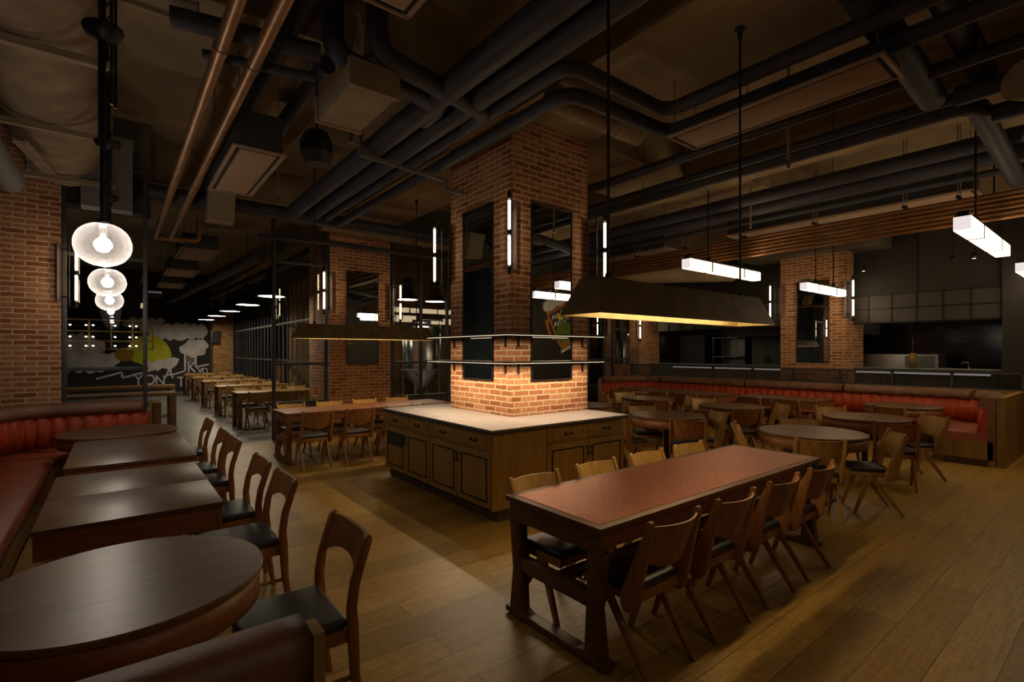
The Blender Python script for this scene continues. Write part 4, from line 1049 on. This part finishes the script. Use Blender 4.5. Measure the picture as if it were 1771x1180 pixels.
pipe('slim blue grey pipe over the near round table', [(5.6, 8.5, 4.1), (5.6, -2.4, 4.1)], .06, hang=[(5.6, 2.8, 4.1), (5.6, 4.2, 4.1)])
pipe('blue grey pipe high over the second row of round tables', [(8.15, 9.5, 4.15), (8.15, -2.4, 4.15)], .10)
pipe('thick blue grey pipe between the round tables and the copper rails', [(8.65, 9.5, 4.12), (8.65, -2.4, 4.12)], .12, hang=[(8.65, 3, 4.1), (8.65, 4.5, 4.1), (8.65, 6, 4.1)])
pipe('blue grey conduit just beyond the thick pipe over the second row', [(9.0, 9.5, 4.0), (9.0, -2.4, 4.0)], .045)
pipe('blue grey elbow pipe at the top corner of the picture', [(6.2, 1.12, 4.05), (6.2, .55, 4.05), (6.3, .55, 4.9)], .09)
pipe('second blue grey elbow pipe at the top corner beyond the first', [(6.8, .95, 4.0), (6.8, .35, 4.0), (6.82, .35, 4.9)], .09)
pipe('blue grey conduit under the beam by the globes', [(1.05, 1.5, 4.15), (1.05, 9.9, 4.15)], .07)
pipe('thick blue grey conduit between the copper pipes and the beam', [(1.5, 4.6, 4.25), (1.5, 9.9, 4.25)], .08)
pipe('thick pipe crossing the canteen ceiling, lower of two', [(2.4, 11.5, 3.7), (1.7, 24, 3.7)], .14)
pipe('thick pipe crossing the canteen ceiling, upper of two', [(3.5, 11.6, 3.9), (3.1, 24, 3.9)], .12)
pipe('copper pipe nearer the globes', [(.53, -.5, 3.6), (.53, 10.45, 3.6), (.95, 10.45, 3.6)], .042, 'copper_pipe', bend=.08, couple=(2.6, 4.2, 7.2, 9.0))
pipe('copper pipe nearer the air conditioner', [(.735, -.5, 3.6), (.735, 10.35, 3.6), (1.15, 10.35, 3.6), (1.15, 10.35, 3.95)], .042, 'copper_pipe', bend=.08, couple=(2.7, 4.3, 7.4, 9.1))
t = thing('copper_rails', 'band of parallel copper rails hanging above the booth and box pendants', 'pipe rack')
for k in range(6): MB().tube([(9.06 + .012 * (k % 2), -2.5, 3.40 + .063 * k), (9.06 + .012 * (k % 2), 9.9, 3.40 + .063 * k)], .028, 10).build('rail', 'copper_tray', t)
for y in (0.3, 1.6, 2.2, 3.4, 4.6, 5.8, 7.0, 8.2):
    B(8.98, 9.16, y - .02, y + .02, 3.75, 3.78).build('cross_bar', 'black_metal', t)
    for x in (8.99, 9.15): MB().tube([(x, y, 3.77), (x, y, ctop(x, y))], .006, 6).build('hanger_rod', 'duct_grey', t)
def cassette(label, x0, x1, y0, y1, z, body, bx=None):
    t = thing('air_conditioner', label, 'air conditioner', ((x0 + x1) / 2, (y0 + y1) / 2, z), 0, 'ceiling cassette air conditioners')
    a, b = (x1 - x0) / 2, (y1 - y0) / 2; f = .035
    m = MB()
    for q in ((-a, a, -b, -b + f), (-a, a, b - f, b), (-a, -a + f, -b + f, b - f), (a - f, a, -b + f, b - f)): m.box(q[0], q[1], q[2], q[3], 0, .02)
    m.build('panel_frame', 'ac_panel', t, .002)
    m = MB(); g = f + .035
    m.box(-a + g, a - g, -b + g, b - g, -.004, .02); m.build('intake_panel', 'ac_panel', t, .004)
    B(-a + f, a - f, -b + f, b - f, .012, .016).build('slot', 'black_metal', t)
    q = bx or (-a + .03, a - .03, -b + .03, b - .03); B(q[0], q[1], q[2], q[3], .02, body).build('unit_body', 'frame_metal', t, .004)
    for sx in (-1, 1):
        for sy in (-1, 1):
            px, py = sx * (a - .06), sy * (b - .06)
            MB().tube([(px, py, body), (px, py, ctop((x0 + x1) / 2 + px, (y0 + y1) / 2 + py) - z)], .006, 6).build('hanger_rod', 'duct_grey', t)
    return t
cassette('two way cassette air conditioner beside the copper pipes', .82, 1.27, 5.05, 6.63, 3.5, .36)
cassette('long linear air conditioner under the beam beyond the trough lamp rod', 4.34, 4.84, 1.17, 3.0, 3.80, .10)
cassette('air conditioner corner cut off by the top of the picture', 1.05, 1.56, 1.9, 3.11, 3.9, .3)
cassette('air conditioner in the canteen ceiling, just beyond the copper pipe ends', .95, 1.6, 11.2, 12.6, 3.6, .3)
cassette('air conditioner in the canteen ceiling, second beyond the copper pipe ends', .95, 1.6, 14.2, 15.6, 3.6, .3)
cassette('air conditioner in the canteen ceiling, third beyond the copper pipe ends', .95, 1.6, 17.2, 18.6, 3.6, .3)
cassette('air conditioner over the booth, behind the copper rails', 9.5, 9.98, 1.5, 5.2, 3.95, .3)
cassette('air conditioner above the booth tables near the corner pillar', 9.5, 9.98, 6.6, 8.6, 3.95, .3)
t = thing('duct', 'cream square duct section with flanges hanging between the cassette and the pipe bundle', 'duct', (1.6, 4.17, 3.7))
B(-.19, .19, -.38, .38, .0, .2).build('duct_body', 'duct_cream', t, .01)
for y in (-.4, .4): B(-.21, .21, y - .02, y + .02, -.01, .21).build('flange', 'duct_cream', t, .003)
def curved_duct(label, c, w, h, d, mat):
    t = thing('duct', label, 'duct', c)
    def f(u, v): return ((u - .5) * w, d * (math.sin(v * PI * .55)) - d / 2, h / 2 - v * h)
    m = MB().grid(f, 2, 8); m.grid(lambda u, v: Vector(f(u, v)) + Vector((0, .25, 0)), 2, 8, flip=True)
    for u in (0, 1): m.grid(lambda a, v, u=u: Vector(f(u, v)) + Vector((0, .25 * a, 0)), 1, 8, False, u == 1)
    m.grid(lambda u, a: Vector(f(u, 1)) + Vector((0, .25 * a, 0)), 2, 1)
    m.build('duct_elbow', mat, t); B(-w / 2 - .02, w / 2 + .02, -d / 2 - .01, .2, h / 2, h / 2 + .02).build('flange', mat, t)
curved_duct('curved cream duct elbow behind the risers near the top of the picture', (1.85, 4.05, 4.36), .4, .4, .15, 'duct_cream')
curved_duct('grey duct elbow above the glass screen beside the globes', (-.08, 7.9, 3.85), .50, .85, .1, 'duct_grey')
curved_duct('small cream duct elbow under the cassette air conditioner', (1.25, 8.6, 3.85), .36, .45, .12, 'duct_cream')
t = thing('duct', 'flexible ribbed duct lying below the beam beside the central pillar', 'duct')
n = 60; MB().tube([(3.35 + i * 1.35 / n, 3.62, 4.15) for i in range(n + 1)], .13, 18).build('flexible_sleeve', 'duct_cream', t)
m = MB()
for i in range(12): m.tube([(3.4 + i * .11 + .13 * 0, 3.62 + .132 * math.cos(q * PI / 9), 4.15 + .132 * math.sin(q * PI / 9)) for q in range(18)], .005, 5, closed=True)
m.build('sleeve_ribs', 'duct_cream', t)
t = thing('duct', 'long wrapped duct above the partition pillar', 'duct')
MB().tube([(3.0, 9.55, 4.08), (3.2, 9.55, 4.08), (6.1, 9.7, 4.08), (6.3, 9.7, 4.08)], .17, 16).build('wrapped_sleeve', 'duct_cream', t)
for x in (3.3, 5.5): MB().tube([(x, 9.6, 4.1), (x, 9.6, ctop(x, 9.6))], .006, 6).build('hanger_rod', 'duct_grey', t)
for x in (3.9, 4.9): MB().tube([(x - .01, 9.6, 4.08), (x + .01, 9.6, 4.08)], .185, 16).build('strap', 'duct_grey', t)
t = thing('duct', 'huge wrapped duct over the booth behind the globe rods', 'duct')
MB().tube([(-.50, 1.2, 4.15), (-.50, 3.5, 4.15), (-.50, 8.4, 4.15)], .42, 26).build('wrapped_sleeve', 'duct_wrap', t)
for y in (3.2, 4.6, 6.2, 7.9):
    B(-1.0, .0, y - .03, y + .03, 3.66, 3.71).build('hanger_bar', 'duct_cream', t)
    for x in (-.97, -.03): MB().tube([(x, y, 3.68), (x, y, ctop(x, y))], .008, 6).build('hanger_rod', 'duct_cream', t)
t = thing('duct', 'cream box duct next to the big wrapped duct and globe rods', 'duct')
B(.05, .46, 2.5, 4.4, 4.1, 4.5).build('duct_body', 'duct_cream', t, .01)
for y in (2.5, 3.5, 4.4): B(.02, .49, y - .02, y + .02, 4.07, 4.53).build('flange', 'duct_cream', t)
t = thing('duct', 'smooth pale round duct end at the edge of the picture over the booth', 'duct')
MB().tube([(-.95, 3.4, 3.50), (-.93, 5.5, 3.50), (-.90, 7.6, 3.50)], .13, 20).build('duct_pipe', 'duct_grey', t)
t = thing('duct', 'pale wrapped duct end above the kitchen', 'duct')
MB().tube([(9.9, 9.2, 3.5), (9.9, 7.6, 3.5), (11.7, 6.2, 3.55)], .2, 18).build('wrapped_sleeve', 'duct_cream', t)
for x, y in ((9.9, 8.8), (10.6, 7.1)): MB().tube([(x, y, 3.6), (x, y, ctop(x, y))], .006, 6).build('hanger_rod', 'duct_grey', t)
t = thing('duct', 'pale crumpled duct at the top corner beyond the elbow pipes', 'duct')
MB().tube([(5.6, .62, 3.8), (6.5, .05, 3.8)], .15, 18).build('wrapped_sleeve', 'duct_wrap', t)
t = thing('cable_ladder', 'perforated cable ladder hanging beside the brick wall pier', 'cable tray')
m = MB()
for x in (-.73, -.65): m.bar((x, 6.36, 3.58), (x + .14, 7.3, 3.58), .012, .04)
for k in range(14): m.bar((-.73 + k * .01, 6.38 + k * .068, 3.57), (-.65 + k * .01, 6.38 + k * .068, 3.57), .03, .01)
m.bar((-.69, 6.5, 3.6), (-.69, 6.5, 3.80), .012)
m.build('ladder', 'duct_cream', t)
t = thing('strut_hanger', 'olive steel strut hanger stepping under the pipe bundle beside the pillar', 'bracket')
m = MB(); m.bar((2.15, 5.45, 4.38), (2.15, 5.45, 3.86), .04, .04); m.bar((2.15, 5.45, 3.86), (3.25, 5.45, 3.80), .04, .04); m.bar((3.25, 5.45, 3.80), (3.25, 5.45, 3.68), .04, .04); m.bar((3.25, 5.45, 3.69), (3.55, 5.45, 3.69), .04, .04)
m.build('strut', 'duct_grey', t)
t = thing('ceiling_speaker', 'black faceted speaker hanging from the ceiling beside the cream duct', 'speaker', (1.475, 4.81, 3.40))
MB().lathe([(0, 0), (.11, .0), (.15, .10), (.15, .2), (.10, .30), (0, .30)], n=8).build('speaker_body', 'black_metal', t, smooth=False); MB().tube([(0, 0, .3), (0, 0, .97)], .01, 6).build('hanging_rod', 'black_metal', t)
t = thing('conduit', 'bundle of slim conduits with a yellow taped section beside the globe rods', 'conduit')
for k, (x, y) in enumerate(((-.02, 4.15), (.0, 4.2), (-.08, 4.12))): MB().tube([(x, y, 3.25 if k < 2 else 2.95), (x, y, 4.9)], .010, 6).build('conduit_run', 'black_metal', t)
def sprinkler(label, x, y, z):
    t = thing('sprinkler', label, 'sprinkler', (x, y, z), 0, 'cream sprinkler drops')
    MB().tube([(0, 0, .05), (0, 0, ctop(x, y) - z)], .016, 8).build('drop_pipe', 'duct_cream', t); MB().lathe([(0, 0), (.03, .0), (.012, .02), (.022, .05), (.022, .09), (0, .1)], n=12).build('head', 'steel_dull', t)
sprinkler('cream sprinkler drop beside the cassette air conditioner', 1.9, 8.0, 3.85)
sprinkler('cream sprinkler drop under the linear air conditioner', 6.05, 2.55, 3.75)
sprinkler('cream sprinkler drop on the brick wall pier side of the globes', -.75, 7.5, 3.62)
sprinkler('cream sprinkler drop beside the pendant speaker', 1.95, 5.2, 3.85)
sprinkler('cream sprinkler drop over the middle round table', 8.3, 4.1, 3.72)
